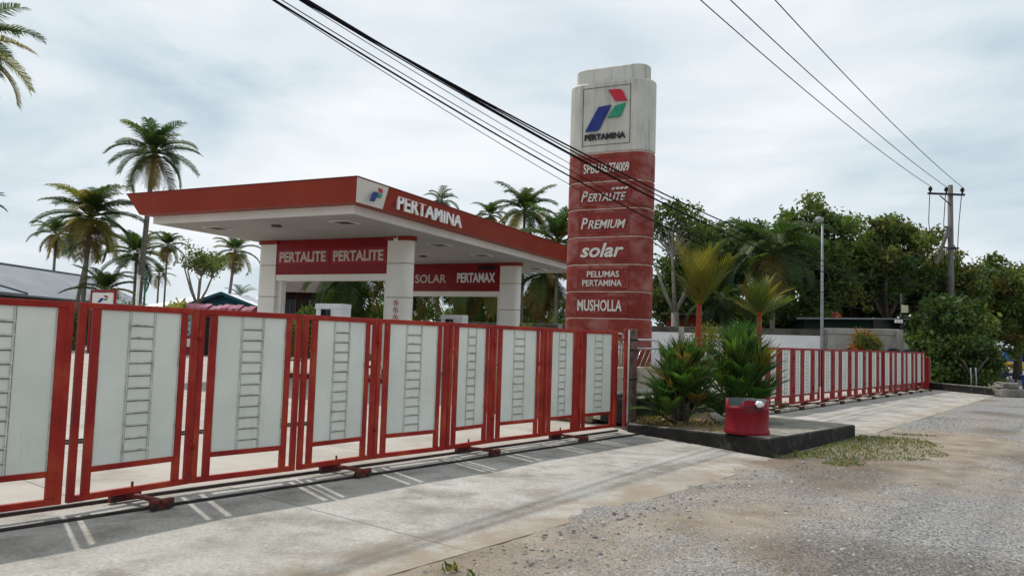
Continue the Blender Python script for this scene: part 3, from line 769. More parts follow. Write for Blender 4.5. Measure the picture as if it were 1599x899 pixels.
barrier(0.0, 1.15, 0.62, -0.20, 'stainless barrier with slanted bars beside the gate post', 0.02)
barrier(1.35, 1.0, 0.66, 0.22, 'stainless barrier with tightly spaced slanted bars between the two bushy palms', -0.32)
barrier(1.15, 0.62, 0.78, 0.0, 'stainless barrier whose rounded corner rises behind the left bushy palm', 0.1, 0.25)

# red half drum
t = thing('drum', 'red cut down drum with ragged rim and faded black lettering on the island corner', 'drum', (3.70, 12.0, 0.272), 0)
nseg = 120; r_ = 0.325; H_ = 0.52
def rim(a):  # a=0 faces the camera; the front left of the rim is broken away
    a = (a + math.pi) % (2 * math.pi) - math.pi
    h = H_
    def dip(c, wd, dep): 
        x_ = abs(a - c) / wd
        q_ = max(0, min(1, (1 - x_) * 1.7)) if x_ < 1 else 0
        return dep * q_ * q_ * (3 - 2 * q_)
    h -= dip(-0.62, 0.52, 0.10); h -= dip(0.72, 0.40, 0.075)
    return h + 0.004 * math.sin(a * 9) + 0.002 * math.sin(a * 23)
camdir = math.atan2(-12.0, -3.70)
o_ = []
prof = [(0.0, 1.03), (0.012, 1.055), (0.05, 1.045), (0.075, 1.0), (0.375, 1.0), (0.383, 1.012), (0.391, 1.0), (1.0, 1.0)]
vsd = []
for (hz, rr) in prof:
    for i in range(nseg):
        a = 2 * math.pi * i / nseg
        ca_ = a - camdir
        z = rim(ca_) if hz == 1.0 else hz
        vsd.append((r_ * rr * math.cos(a), r_ * rr * math.sin(a), z))
for hz in (1.0, 0.30):
    for i in range(nseg):
        a = 2 * math.pi * i / nseg; z = rim(a - camdir) if hz == 1.0 else 0.12
        vsd.append((r_ * 0.965 * math.cos(a), r_ * 0.965 * math.sin(a), z))
b = MB(); nr_ = len(prof) + 2
fs = [(i * nseg + j, i * nseg + (j + 1) % nseg, (i + 1) * nseg + (j + 1) % nseg, (i + 1) * nseg + j) for i in range(nr_ - 1) for j in range(nseg)]
b.add(vsd, fs, 0, True)
for q in range(len(b.m)):
    if q >= (nr_ - 2) * nseg: b.m[q] = 1
b.f.append(tuple((nr_ - 1) * nseg + j for j in range(nseg))); b.m.append(1); b.smooth.append(False)
b.build('shell', [M['drum_red'], M['drum_inside']], t)
def on_drum(x_, z_, lift=0.003):   # wraps a flat offset (x to the viewer's right) round the shell
    a = camdir + x_ / r_
    return ((r_ + lift) * math.cos(a), (r_ + lift) * math.sin(a), z_)
cu = bpy.data.curves.new('lettering', 'FONT'); cu.body = 'SOMP'; cu.extrude = 0.0; cu.offset = 0.02; cu.resolution_u = 3
tmp = bpy.data.objects.new('lettering', cu); me = bpy.data.meshes.new_from_object(tmp); bpy.data.objects.remove(tmp)
vv = np.array([v.co[:] for v in me.vertices]); lo_, hi_ = vv.min(0), vv.max(0)
for v in me.vertices:
    xx = -0.04 + (v.co.x - lo_[0]) / (hi_[0] - lo_[0]) * 0.29; zz = 0.345 + (v.co.y - lo_[1]) / (hi_[1] - lo_[1]) * 0.095
    v.co = on_drum(xx, zz)
me.materials.clear(); me.materials.append(M['letter_black']); link('lettering', me, t)
# plastic bag hung over the rim
b = MB(); rg = np.random.default_rng(3)
q = []
for i in range(9):
    ring_ = []
    th = math.pi * i / 8
    for j in range(14):
        ph = 2 * math.pi * j / 14
        rr = (1 + 0.75 * (rg.random() - 0.5))
        ring_.append((0.060 * rr * math.sin(th) * math.cos(ph), 0.032 * rr * math.sin(th) * math.sin(ph), 0.042 * rr * math.cos(th)))
    q.append(ring_)
b.loft(q, 0, True, False)
bp_ = on_drum(0.17, 0.47, 0.03)
tag(b.build('plastic_bag', M['bag'], None, (3.70 + bp_[0], 12.0 + bp_[1], 0.272 + bp_[2]), camdir + math.pi / 2), 'crumpled white plastic bag caught on the rim of the red drum', 'bag')

# ------------------------------------------------------------------ totem sign
PX, PY = 2.33, 18.5
PA = -R(26.3)
t = thing('totem_sign', 'tall weathered sign tower, white top with emblem and faded red name panels', 'sign', (PX, PY, 0), PA)
def stadium(Lx, Tx, n=10, dz=0, off=0.0):
    r_ = Tx / 2 - off; h = Lx / 2 - Tx / 2
    p = []
    for i in range(n + 1):
        a = -math.pi / 2 + math.pi * i / n; p.append((h + r_ * math.cos(a), r_ * math.sin(a)))
    for i in range(n + 1):
        a = math.pi / 2 + math.pi * i / n; p.append((-h + r_ * math.cos(a), r_ * math.sin(a)))
    return p
LX, TX = 2.14, 0.92
def band(z0, z1, name, m, Lx=LX, Tx=TX, ch=0.02, round_=0.0):
    b = MB(); rr = []
    for z, o in ((z0, ch), (z0 + ch, 0.0), (z1 - ch - round_, 0.0), (z1 - round_ * 0.3, ch + round_ * 0.4), (z1, ch + round_ * 1.4)) if round_ else ((z0, ch), (z0 + ch, 0), (z1 - ch, 0), (z1, ch)):
        rr.append([(x_, y_, z) for x_, y_ in stadium(Lx, Tx, 12, 0, o)])
    b.loft(rr, 0, False, True)
    o = b.build(name, m, t)
    return o
zs = [0.0, 2.16, 2.79, 3.43, 4.09, 4.76, 5.42, 6.11]
band(6.125, 7.86, 'head', M['pylon_white'], ch=0.02, round_=0.018)
band(7.86, 8.26, 'crown_block', M['pylon_white'], LX - 0.28, TX - 0.22, 0.015, 0.018)
core = MB(); core.prism(stadium(LX - 0.05, TX - 0.05, 12), 0.0, 6.5); core.build('core', M['pylon_seam'], t)
ff = -TX / 2
HW = (LX - TX) / 2
names = ['MUSHOLLA', None, 'solar', 'PREMIUM', 'PERTALITE', 'SPBU 66.774009']
for i in range(7):
    bo = band(zs[i] + 0.014, zs[i + 1] - 0.014, 'name_band', M['pylon_red'])
    if i == 0: continue
    zc = (zs[i] + zs[i + 1]) / 2; hh = (zs[i + 1] - zs[i])
    fr = MB()   # raised panel rim and face
    w2 = HW + 0.02; h2 = hh / 2 - 0.10
    plate(fr, [(-w2, -h2), (w2, -h2), (w2, h2), (-w2, h2)], (0, ff, zc), (1, 0, 0), (0, 0, 1), 0.012, 0)
    for (xa, za, xb, zb) in ((-w2, -h2, w2, -h2 + 0.014), (-w2, h2 - 0.014, w2, h2), (-w2, -h2, -w2 + 0.014, h2), (w2 - 0.014, -h2, w2, h2)):
        plate(fr, [(xa, za), (xb, za), (xb, zb), (xa, zb)], (0, ff, zc), (1, 0, 0), (0, 0, 1), 0.014 if za != -h2 else 0.013, 1, 0.008)
    fr.build('name_panel', [M['pylon_panel'], M['pylon_red']], t)
U3, V3 = (1, 0, 0), (0, 0, 1)
def ptext(s, zc, wd, ht, dx=0.0, shear=0.0, bold=0.03, m='letter_grey'):
    text('lettering', s, t, (dx, ff - 0.012, zc), U3, V3, wd, ht, M[m], 0.026, shear, bold)
ptext('MUSHOLLA', 2.46, 1.10, 0.27, -0.05, bold=0.02)
ptext('PELUMAS', 3.20, 0.80, 0.145, 0.02, bold=0.018); ptext('PERTAMINA', 2.99, 0.98, 0.145, 0.0, bold=0.018)
ptext('solar', 3.77, 1.08, 0.34, -0.02, 0.28, 0.022)
text('lettering', 'P', t, (-0.475, ff - 0.012, 4.415), U3, V3, 0.17, 0.27, M['letter_grey'], 0.03, 0.25, 0.014)
text('lettering', 'REMIUM', t, (0.085, ff - 0.012, 4.385), U3, V3, 0.93, 0.205, M['letter_grey'], 0.03, 0.25, 0.014)
text('lettering', 'P', t, (-0.49, ff - 0.012, 5.065), U3, V3, 0.17, 0.26, M['letter_grey'], 0.03, 0.3, 0.014)
text('lettering', 'ERTALITE', t, (0.07, ff - 0.012, 5.035), U3, V3, 0.95, 0.19, M['letter_grey'], 0.03, 0.3, 0.014)
sw = MB()
for k in range(4):
    x_ = 0.18 + k * 0.105
    plate(sw, [(x_, 5.20), (x_ + 0.075, 5.205), (x_ + 0.10, 5.255), (x_ + 0.025, 5.25)], (0, ff - 0.012, 0), U3, V3, 0.03)
sw.build('speed_stripes', M['letter_grey'], t)
text('lettering', 'SPBU', t, (-0.33, ff - 0.012, 5.735), U3, V3, 0.40, 0.235, M['letter_grey'], 0.03, 0, 0.018)
text('lettering', '66.774009', t, (0.255, ff - 0.012, 5.735), U3, V3, 0.70, 0.225, M['letter_grey'], 0.03, 0, 0.018)
# emblem panel
pw, ph, pz = 1.20, 1.42, 6.30
em = MB()
for (xa, za, xb, zb) in ((0, 0, pw, 0.012), (0, ph - 0.012, pw, ph), (0, 0, 0.012, ph), (pw - 0.012, 0, pw, ph)):
    plate(em, [(xa, za), (xb, za), (xb, zb), (xa, zb)], (-pw / 2, ff, pz), U3, V3, 0.008 if za else 0.009)
em.build('emblem_frame', M['dark_line'], t)
RED = [(.54, .93), (.74, .925), (.80, .915), (.84, .885), (.93, .715), (.68, .735)]
GRN = [(.69, .645), (.90, .675), (.82, .49), (.79, .465), (.74, .455), (.54, .46)]
BLU = [(.34, .65), (.60, .67), (.375, .29), (.345, .26), (.30, .25), (.07, .25)]
def emblem(parent, org, u, v, w_, h_, dep, lift=0.0, cw=1):
    em = MB()
    for k, sh in enumerate((RED, GRN, BLU)):
        pts = [(x_ * w_, z_ * h_) for x_, z_ in sh]
        ar = sum(pts[i][0] * pts[(i + 1) % len(pts)][1] - pts[(i + 1) % len(pts)][0] * pts[i][1] for i in range(len(pts)))
        if ar < 0: pts.reverse()
        plate(em, pts, org, u, v, dep, k, lift)
    return em.build('emblem', [M['logo_red'], M['logo_green'], M['logo_blue']], parent)
emblem(t, (-pw / 2, ff, pz), U3, V3, pw, ph, 0.045)
text('lettering', 'PERTAMINA', t, (-0.02, ff, pz + 0.205), U3, V3, 1.02, 0.145, M['letter_black'], 0.04, 0, 0.025)

# ------------------------------------------------------------------ canopy
E1 = Vector((0.434, 0.901, 0)).normalized(); E2 = Vector((-0.901, 0.434, 0)).normalized()
CO = Vector((-4.53, 21.5, 0))
CA = math.atan2(E1.y, E1.x)          # local x = E1 (away to the right), local y = E2 (to the left)
CLn, CW = 18.2, 8.1
t = thing('fuel_canopy', 'fuel station canopy with red sloping fascia, white ceiling and four white columns', 'canopy', CO, CA)
zc = 5.0
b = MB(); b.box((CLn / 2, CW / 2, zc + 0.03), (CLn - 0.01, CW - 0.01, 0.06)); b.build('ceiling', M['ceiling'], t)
b = MB()
tw = 0.08
b.box((CLn / 2, tw / 2 - 0.001, zc + 0.115), (CLn, tw, 0.24)); b.box((CLn / 2, CW - tw / 2, zc + 0.115), (CLn, tw, 0.24))
b.box((tw / 2 - 0.001, CW / 2, zc + 0.115), (tw, CW - 2 * tw, 0.24)); b.box((CLn - tw / 2, CW / 2, zc + 0.115), (tw, CW - 2 * tw, 0.24))
b.build('trim_band', M['canopy_white'], t)
FZ0, FZ1 = zc + 0.235, zc + 0.83
A0, A1, B0_, B1_, C0_, C1_ = 0.38, 0.68, 0.42, 0.80, 0.14, 0.30     # overhangs: road side, near end, back side (foot, top)
def rect(a, b_, c_): return [(-b_, -a), (CLn + b_, -a), (CLn + b_, CW + c_), (-b_, CW + c_)]
b = MB()
ringA = [(x_, y_, FZ0) for x_, y_ in rect(-0.05, -0.05, -0.05)]; ringB = [(x_, y_, FZ0) for x_, y_ in rect(A0, B0_, C0_)]
ringC = [(x_, y_, FZ1) for x_, y_ in rect(A1, B1_, C1_)]; ringD = [(x_, y_, FZ1 + 0.02) for x_, y_ in rect(A1 - 0.06, B1_ - 0.06, C1_ - 0.06)]
b.loft([ringA, ringB, ringC, ringD], 0, False, True); fas = b.build('fascia', M['canopy_red'], t)
b = MB()
for q0, q1 in ((0, 1), (1, 2), (2, 3), (3, 0)):
    p0, p1 = Vector(ringC[q0]), Vector(ringC[q1]); b.bar(p0 + Vector((0, 0, 0.016)), p1 + Vector((0, 0, 0.016)), 0.05, 0.03)
b.build('edge_flashing', M['groove_red'], fas)
def face(x_, f):   # point on the sloped long face: distance along, fraction up
    return Vector((x_, -(A0 + (A1 - A0) * f), FZ0 + (FZ1 - FZ0) * f))
vup = Vector((0, -(A1 - A0), FZ1 - FZ0)).normalized()
b = MB()
pp = [face(-B0_, 0.0), face(0.83, 0.0), face(0.67, 1.0), face(-B1_, 1.0)]
nn = Vector((1, 0, 0)).cross(vup)
b.add([p + nn * 0.006 for p in pp] + [p for p in pp], [(0, 1, 2, 3), (4, 5, 1, 0), (5, 6, 2, 1), (6, 7, 3, 2), (7, 4, 0, 3)])
b.build('logo_panel', M['canopy_white'], t)
emblem(t, (-0.16, -0.60, 5.13), (1, 0, 0), (0, 0, 1), 0.68, 0.70, 0.04, 0.0)
text('lettering', 'PERTAMINA', t, (3.19, -0.56, 5.53), (1, 0, 0), (0, 0, 1), 3.83, 0.45, M['letter_white'], 0.05, 0, 0.022, 0.0)
# ceiling lamps
def ceil_lamp(x_, y_, w_=0.62):
    b = MB()
    b.box((x_, y_, zc - 0.012), (w_ + 0.10, w_ + 0.10, 0.024), bev=0.004); f = b.build('lamp_frame', M['canopy_white'], t)
    b = MB(); b.box((x_, y_, zc - 0.026), (w_ - 0.1, w_ - 0.1, 0.012)); b.build('lamp_lens', M['dark_line'], f)
for (x_, y_) in [(1.31, 6.6), (1.33, 1.35), (6.85, 1.3), (10.2, 1.3), (6.85, 6.6), (15.87, 1.4)]: ceil_lamp(x_, y_)
for (x_, y_) in [(1.33, 4.06), (10.12, 4.07)]:
    b = MB(); b.tube([(x_, y_, zc), (x_, y_, zc - 0.05)], 0.16, 20); b.build('downlight', M['dark_line'], t)
# columns and portal signs, two rows
def to_l(p): d = Vector((p[0], p[1], 0)) - CO; return (d.dot(E1), d.dot(E2))
Bc = to_l((-3.88, 26.3)); Ac = to_l((-9.1, 29.1)); 
rows = [0.0, 8.73]
ya, yb = Ac[1], Bc[1]; x0c = (Ac[0] + Bc[0]) / 2
def col_outline(sgn, w_=0.92, d=0.46, grow=0.0):
    """plan of a column: round towards the outside of the canopy; sgn -1 = right-hand side"""
    pts = []
    hw = w_ / 2 + grow; hd = d / 2 + grow
    rnd = hd
    inner = hw
    pts = [(-hd, inner), (hd, inner)]
    for i in range(11):
        a = math.pi * i / 10
        pts.append((hd * math.cos(a), -(hw - rnd) - rnd * math.sin(a)))
    pts = [(x_, y_ if sgn < 0 else -y_) for x_, y_ in pts]
    if sgn > 0: pts.reverse()
    return pts
def inkl(poly): 
    ar = sum(poly[i][0] * poly[(i + 1) % len(poly)][1] - poly[(i + 1) % len(poly)][0] * poly[i][1] for i in range(len(poly)))
    return poly if ar > 0 else list(reversed(poly))
for ri, dx in enumerate(rows):
    for yy, sg in ((ya, 1), (yb, -1)):
        xx = x0c + dx
        seg = [0.15, 0.62, 1.73, 2.90, 4.07, 4.87]
        b = MB()
        for za, zb in zip(seg[:-1], seg[1:]):
            b.prism(inkl([(xx + p[0], yy + p[1]) for p in col_outline(sg)]), za + 0.012, zb - 0.012, 0)
        c = b.build('column', M['column_white'], t)
        b = MB(); b.prism(inkl([(xx + p[0], yy + p[1]) for p in col_outline(sg, grow=-0.02)]), 0.15, 4.88); b.build('joint_band', M['groove_red'], c)
        b = MB(); b.prism(inkl([(xx + p[0], yy + p[1]) for p in col_outline(sg, grow=0.07)]), 4.87, 4.998); b.build('cap', M['canopy_red'], c)
        b = MB(); b.prism(inkl([(xx + p[0], yy + p[1]) for p in col_outline(sg, grow=0.02)]), 0.15, 0.45); b.build('base_band', M['sign_red'], c)
        if ri == 0 and sg < 0:
            for q, zq in enumerate((2.72, 2.47, 2.22)):
                b = MB(); cx = (xx - 0.235, yy + 0.02, zq)
                n_a = 20; outl = [(cx[0], cx[1] + 0.095 * math.cos(2 * math.pi * i / n_a), cx[2] + 0.095 * math.sin(2 * math.pi * i / n_a)) for i in range(n_a + 1)]
                b.tube(outl, 0.011, 6, cap=False); b.bar((cx[0], cx[1] + 0.06, cx[2] + 0.06), (cx[0], cx[1] - 0.06, cx[2] - 0.06), 0.018, 0.018)
                b.build('prohibition_sticker', M['logo_red'], c)
                b = MB(); b.box((cx[0] + 0.002, cx[1], cx[2]), (0.006, 0.05, 0.085)); b.build('prohibition_symbol', M['letter_black'], c)
    # beam with sign
    xx = x0c + dx
    yl, yr = ya - 0.46, yb + 0.46
    b = MB(); b.box((xx, (yl + yr) / 2, 3.61), (0.40, yl - yr, 0.22), bev=0.005); b.build('beam', M['column_white'], t)
    for yj in (yl - 0.09, yr + 0.09):
        b = MB(); b.box((xx + 0.06, yj, 1.82), (0.24, 0.18, 3.36)); b.build('portal_jamb', M['column_white'], t)
    sgnb = MB(); sgnb.box((xx, (yl + yr) / 2, 4.355), (0.42, yl - yr - 0.004, 1.265)); sb = sgnb.build('sign_board', M['sign_red'], t)
    sp = MB(); sp.box((xx - 0.212, (yl + yr) / 2, 4.36), (0.012, 0.03, 1.26)); sp.build('sign_joint', M['sign_red_light'], sb)
    hw = (yl - yr) / 2; ym = (yl + yr) / 2
    u = (0, -1, 0); v = (0, 0, 1)
    if ri == 0:
        for k, yc in enumerate((ym + hw / 2, ym - hw / 2)):
            pl = MB(); pl.box((xx - 0.212, yc, 4.37), (0.010, hw - 0.10, 0.56)); pl.build('sign_plate', M['sign_red_light'], sb)
            text('lettering', 'PERTALITE', sb, (xx - 0.217, yc, 4.37), u, v, hw - 0.34, 0.38, M['letter_faded'], 0.02, 0, 0.032)
    else:
        text('lettering', 'SOLAR', sb, (xx - 0.21, ym + hw / 2 - 0.12, 4.30), u, v, hw * 0.68, 0.40, M['letter_faded'], 0.03, 0, 0.018)
        b = MB(); b.box((xx - 0.215, ym + hw - 0.22, 4.30), (0.02, 0.10, 0.10), bev=0.003); b.build('bullet', M['letter_faded'], sb)
        text('lettering', 'PERTAMAX', sb, (xx - 0.21, ym - hw / 2 - 0.02, 4.34), u, v, hw * 0.78, 0.44, M['letter_white'], 0.03, 0, 0.022)
        for k in range(3):
            b = MB(); yq = ym - hw * 0.55 - 0.28 * k
            plate(b, [(0, 0), (0.22, 0), (0.28, 0.09), (0.22, 0.18), (0, 0.18)], (xx - 0.21, yq, 4.70), u, v, 0.05); b.build('arrow_mark', M['dark'], sb)

# pump islands and dispensers
for ri, dx in enumerate(rows):
    p = CO + E1 * (x0c + dx) + E2 * ((ya + yb) / 2)
    b = MB(); b.box((0, 0, 0.085), (1.5, ya - yb + 2.2, 0.13), bev=0.02)
    lab = ['low pump island with red painted edge under the nearer pair of columns', 'low pump island with red painted edge under the farther pair of columns'][ri]
    ti = thing('pump_island', lab, 'island', (p.x, p.y, 0), CA, 'pump islands under the canopy')
    b.build('base', M['concrete'], ti)
    b = MB()
    yw = (ya - yb + 2.2) / 2
    b.box((-0.762, 0, 0.09), (0.02, yw * 2 + .06, 0.12)); b.box((0, -yw - 0.013, 0.09), (1.5, 0.02, 0.12)); b.box((0.762, 0, 0.09), (0.02, yw * 2 + .06, 0.12)); b.build('painted_edge', M['sign_red'], ti)
    b = MB()
    for q in (-1, 1):
        b.tube([(-0.9, q * 1.2, 0.0), (-0.9, q * 1.2, 0.62), (-0.9, q * 0.4, 0.62), (-0.9, q * 0.4, 0.0)], 0.035, 10)
    b.build('guard_rail', M['sign_red'], ti)

def dispenser(x_, y_, label, rz):
    d = thing('fuel_dispenser', label, 'fuel pump', (x_, y_, 0.15), rz, 'fuel dispensers under the canopy')
    d.scale = (1, 1, 1.12)
    b = MB(); b.box((0, 0, 0.45), (1.02, 0.46, 0.90), bev=0.02); b.build('lower_cabinet', M['pump_white'], d)
    b = MB(); b.box((-0.40, 0, 1.25), (0.10, 0.36, 0.72), bev=0.01); b.box((0.32, 0, 1.25), (0.28, 0.40, 0.72), bev=0.01); b.build('upright', M['pump_white'], d)
    b = MB(); b.box((0, 0, 2.05), (1.06, 0.48, 0.16), bev=0.015); b.box((0.30, 0, 1.80), (0.46, 0.46, 0.36), bev=0.015); b.box((-0.42, 0, 1.80), (0.20, 0.40, 0.36), bev=0.012); b.build('header', M['pump_white'], d)
    b = MB(); b.box((-0.10, -0.17, 1.80), (0.30, 0.05, 0.32)); b.build('display', M['glass_dark'], d)
    for q in (-0.22, 0.05):
        b = MB(); b.tube([(q, -0.2, 1.72), (q + 0.02, -0.33, 1.5), (q - 0.03, -0.36, 0.9), (q + 0.06, -0.30, 0.55), (q + 0.1, -0.24, 0.8)], 0.018, 6); h = b.build('hose', M['dark'], d)
        b = MB(); b.box((q, -0.26, 1.86), (0.05, 0.08, 0.2), bev=0.01); b.build('nozzle', M['dark'], h)
    return d
dispenser(-5.63, 24.3, 'white fuel dispenser with black nozzles under the near portal', CA - math.pi / 2)
dispenser(-2.36, 32.0, 'white fuel dispenser seen under the farther portal, right of the near column', CA - math.pi / 2)

def cctv(p, label, rz):
    c = thing('security_camera', label, 'camera', p, rz, 'security cameras under the canopy')
    b = MB(); b.tube([(0, 0, 0), (0, 0, -0.10), (0.06, 0, -0.14)], 0.018, 8); b.build('bracket', M['letter_white'], c)
    b = MB(); b.box((0.13, 0, -0.17), (0.26, 0.10, 0.10), bev=0.015); b.build('housing', M['letter_white'], c)
    b = MB(); b.tube([(0.255, 0, -0.17), (0.275, 0, -0.17)], 0.04, 12); b.build('lens', M['dark'], c)
q = CO + E1 * (x0c - 0.5) + E2 * (yb - 0.1); cctv((q.x, q.y, 4.99), 'white security camera on the ceiling above the near round column', -2.0)
q = CO + E1 * 14.6 + E2 * 0.35; cctv((q.x, q.y, 4.99), 'white security camera hanging from the far end of the canopy edge', -1.2)

# ------------------------------------------------------------------ perimeter wall
wa = Vector((18.6, 35.1, 0)); wd_ = Vector((-0.885, 0.466, 0)).normalized(); WA = math.atan2(wd_.y, wd_.x)
def wall_piece(name, label, a, b_, m, h, z_drop=0.0, pil=3.2, mossy=True):
    p = wa + wd_ * a; ln = b_ - a
    tw_ = thing(name, label, 'wall', (p.x, p.y, 0), WA)
    b = MB(); b.box((ln / 2, 0, (h - 0.18) / 2), (ln, 0.14, h - 0.18)); b.build('panel', m, tw_)
    b = MB(); 
    nseg_ = max(2, int(ln / 0.6)); vv = []
    b.box((ln / 2, 0, h - 0.02), (ln, 0.20, 0.30), bev=0.03); b.build('coping', M['wall_moss'] if mossy else M['wall_grey'], tw_)
    k_ = max(1, int(ln / pil))
    for i in range(k_ + 1):
        b = MB(); b.box((ln * i / k_, 0.0, (h + 0.1) / 2), (0.28, 0.26, h + 0.1), bev=0.01); b.build('pillar', M['wall_grey'], tw_)
    return tw_
wall_piece('perimeter_wall', 'long white painted wall with mossy coping behind the canopy and the sign tower', 4.0, 42.0, M['wall_white'], 2.42, pil=3.45)
tw_ = wall_piece('concrete_wall', 'bare grey concrete wall with black tyres, right of the lamp post', 0.75, 4.0, M['wall_grey'], 2.50, pil=4.4, mossy=False)
b = MB(); prof_ = [(-0.5, 0), (-0.5, 2.38), (-0.62, 2.34), (-0.66, 2.06), (-0.80, 1.98), (-0.84, 1.80), (-1.0, 1.68), (-1.04, 1.48), (-1.18, 1.36), (-1.22, 0)]
b.add([(x_ + 0.5, -0.07, z_) for x_, z_ in prof_] + [(x_ + 0.5, 0.07, z_) for x_, z_ in prof_], [tuple(range(10)), tuple(reversed(range(10, 20)))] + [(i, 10 + i, 10 + (i + 1) % 10, (i + 1) % 10) for i in range(10)])
b.build('broken_end', M['wall_grey'], tw_)
pk = thing('planter_kerb', 'long grey planter kerb along the foot of the white wall at the back of the forecourt', 'kerb', (wa.x + wd_.x * 8, wa.y + wd_.y * 8, 0), WA)
b = MB(); b.box((20, 0.75, 0.2), (52, 0.18, 0.40), bev=0.015); b.build('kerb_stone', M['brown_wall'], pk)
b = MB(); b.box((20, 0.40, 0.17), (52, 0.5, 0.34)); b.build('planter_soil', M['soil'], pk)

def tyre(a, z, label, rz=0.0):
    p = wa + wd_ * a
    nrm = Vector((-0.466, -0.885, 0))
    c = p + nrm * 0.19
    b = MB(); rr = []
    n1_, n2_ = 28, 10
    vs_ = []; fs_ = []
    for i in range(n1_):
        A2 = 2 * math.pi * i / n1_
        for j in range(n2_):
            B2 = 2 * math.pi * j / n2_
            r2_ = 0.34 + 0.11 * math.copysign(abs(math.cos(B2)) ** 0.7, math.cos(B2)); y2 = 0.115 * math.copysign(abs(math.sin(B2)) ** 0.6, math.sin(B2))
            vs_.append((r2_ * math.cos(A2), y2, r2_ * math.sin(A2)))
            fs_.append((i * n2_ + j, i * n2_ + (j + 1) % n2_, ((i + 1) % n1_) * n2_ + (j + 1) % n2_, ((i + 1) % n1_) * n2_ + j))
    b.add(vs_, fs_, 0, True)
    return tag(b.build('tyre', M['tyre'], None, (c.x, c.y, z), WA), label, 'tyre', 'black tyres fixed to the grey wall')
tyre(2.63, 1.36, 'leftmost black tyre on the grey wall, left of the orange shrub')
tyre(1.0, 1.30, 'middle black tyre on the grey wall, just right of the orange shrub')
tyre(0.36, 1.28, 'rightmost black tyre at the broken end of the grey wall')

# lamp post
t = thing('lamp_post', 'slim grey lamp post with a round head in front of the white wall', 'lamp post', (13.35, 33.0, 0))
b = MB(); b.tube([(0, 0, 0), (0, 0, 3.6), (0, 0, 7.0)], [0.07, 0.062, 0.045], 12); b.build('pole', M['galv'], t)
b = MB(); b.tube([(0, 0, 7.0), (-0.03, -0.04, 7.12), (-0.16, -0.1, 7.2)], 0.03, 8); b.build('bracket', M['galv'], t)
b = MB(); 
b.loft([[(-0.18 + r_ * math.cos(a), -0.1 + r_ * math.sin(a), z) for a in [2 * math.pi * i / 16 for i in range(16)]] for r_, z in ((0.04, 7.04), (0.14, 7.07), (0.19, 7.15), (0.16, 7.25), (0.05, 7.30))], 0, True)
b.build('lamp_head', M['galv'], t)

# ------------------------------------------------------------------ power pole and wires
PP = (26.35, 46.0)
t = thing('power_pole', 'tall wooden power pole with blue crossarm rising out of the trees', 'power pole', (*PP, 0), 0)
b = MB(); b.tube([(0, 0, 0), (0, 0, 6), (0, 0, 11.75)], [0.20, 0.175, 0.14], 12); b.build('pole', M['pole_wood'], t)
b = MB(); b.box((-0.37, -0.22, 11.15), (2.3, 0.10, 0.12), rz=0.05, bev=0.01); b.build('crossarm', M['steel_blue'], t)
b = MB(); b.bar((-0.75, -0.2, 11.05), (-0.05, -0.15, 10.5), 0.05, 0.05); b.build('brace', M['steel_blue'], t)
for x_ in (-1.33, -0.37, 0.60):
    b = MB(); b.tube([(x_, -0.22, 11.2), (x_, -0.22, 11.32), (x_, -0.22, 11.33), (x_, -0.22, 11.42), (x_, -0.22, 11.43), (x_, -0.22, 11.58)], [0.05, 0.05, 0.11, 0.10, 0.13, 0.07], 10); b.build('insulator', M['insulator'], t)
    b = MB(); b.tube([(x_, -0.15, 11.25), (x_ * 0.95, 0.1, 9.5), (x_ * 0.8, 0.15, 7.6), (x_ * 0.7, 0.1, 6.6)], 0.022, 6); b.build('dropper', M['cable'], t)
b = MB(); b.bar((-1.05, -0.3, 6.9), (-0.25, -0.25, 9.1), 0.16, 0.16); b.box((-0.25, -0.2, 9.15), (0.5, 0.12, 0.12)); b.build('fuse_arm', M['pole_wood'], t)
b = MB(); b.box((-0.1, -0.2, 7.9), (0.9, 0.10, 0.10)); b.build('lower_arm', M['steel_blue'], t)

def cable(off, coef, rad, m, label, group, d0=-7.0, d1=46.0, k=0.79, name='cable', n=60):
    pts = []
    for i in range(n + 1):
        d = d0 + (d1 - d0) * i / n
        z = coef[0] * d * d + coef[1] * d + coef[2]
        pts.append((k * d + off, d, z))
    o = pts[0]
    b = MB(); b.tube([(p[0] - o[0], p[1] - o[1], p[2] - o[2]) for p in pts], rad, 5)
    return tag(b.build(name, m, None, o), label, name.replace('_', ' '), group)
def fit(p1, p2, p3):
    return np.polyfit([p1[0], p2[0], p3[0]], [p1[1], p2[1], p3[1]], 2)
PWG = 'three bare power wires on the crossarm'
for off, (da, za), x_, lb in ((-11.31, (20.27, 10.93), -1.33, 'lowest of the three thin power wires at upper right, ending on the left insulator'),
                              (-10.335, (19.97, 10.82), -0.37, 'middle power wire at upper right, ending on the middle insulator'),
                              (-9.364, (20.47, 11.09), 0.60, 'steepest of the three power wires at upper right, ending on the right insulator')):
    ze = 11.60; dm = 46.0 - 0.22
    xe = PP[0] + x_; offe = xe - 0.79 * dm
    c_ = 0.00062 * 2
    # parabola through the pole end and the overhead point with a slight sag
    a2 = 0.0016; s1 = (ze - za - a2 * (dm ** 2 - da ** 2)) / (dm - da); c0 = ze - a2 * dm ** 2 - s1 * dm
    cable(offe, (a2, s1, c0), 0.016, M['cable'], lb, PWG, d0=-6, d1=dm, name='power_wire')
CG = 'bundle of telephone cables sagging past the sign tower'
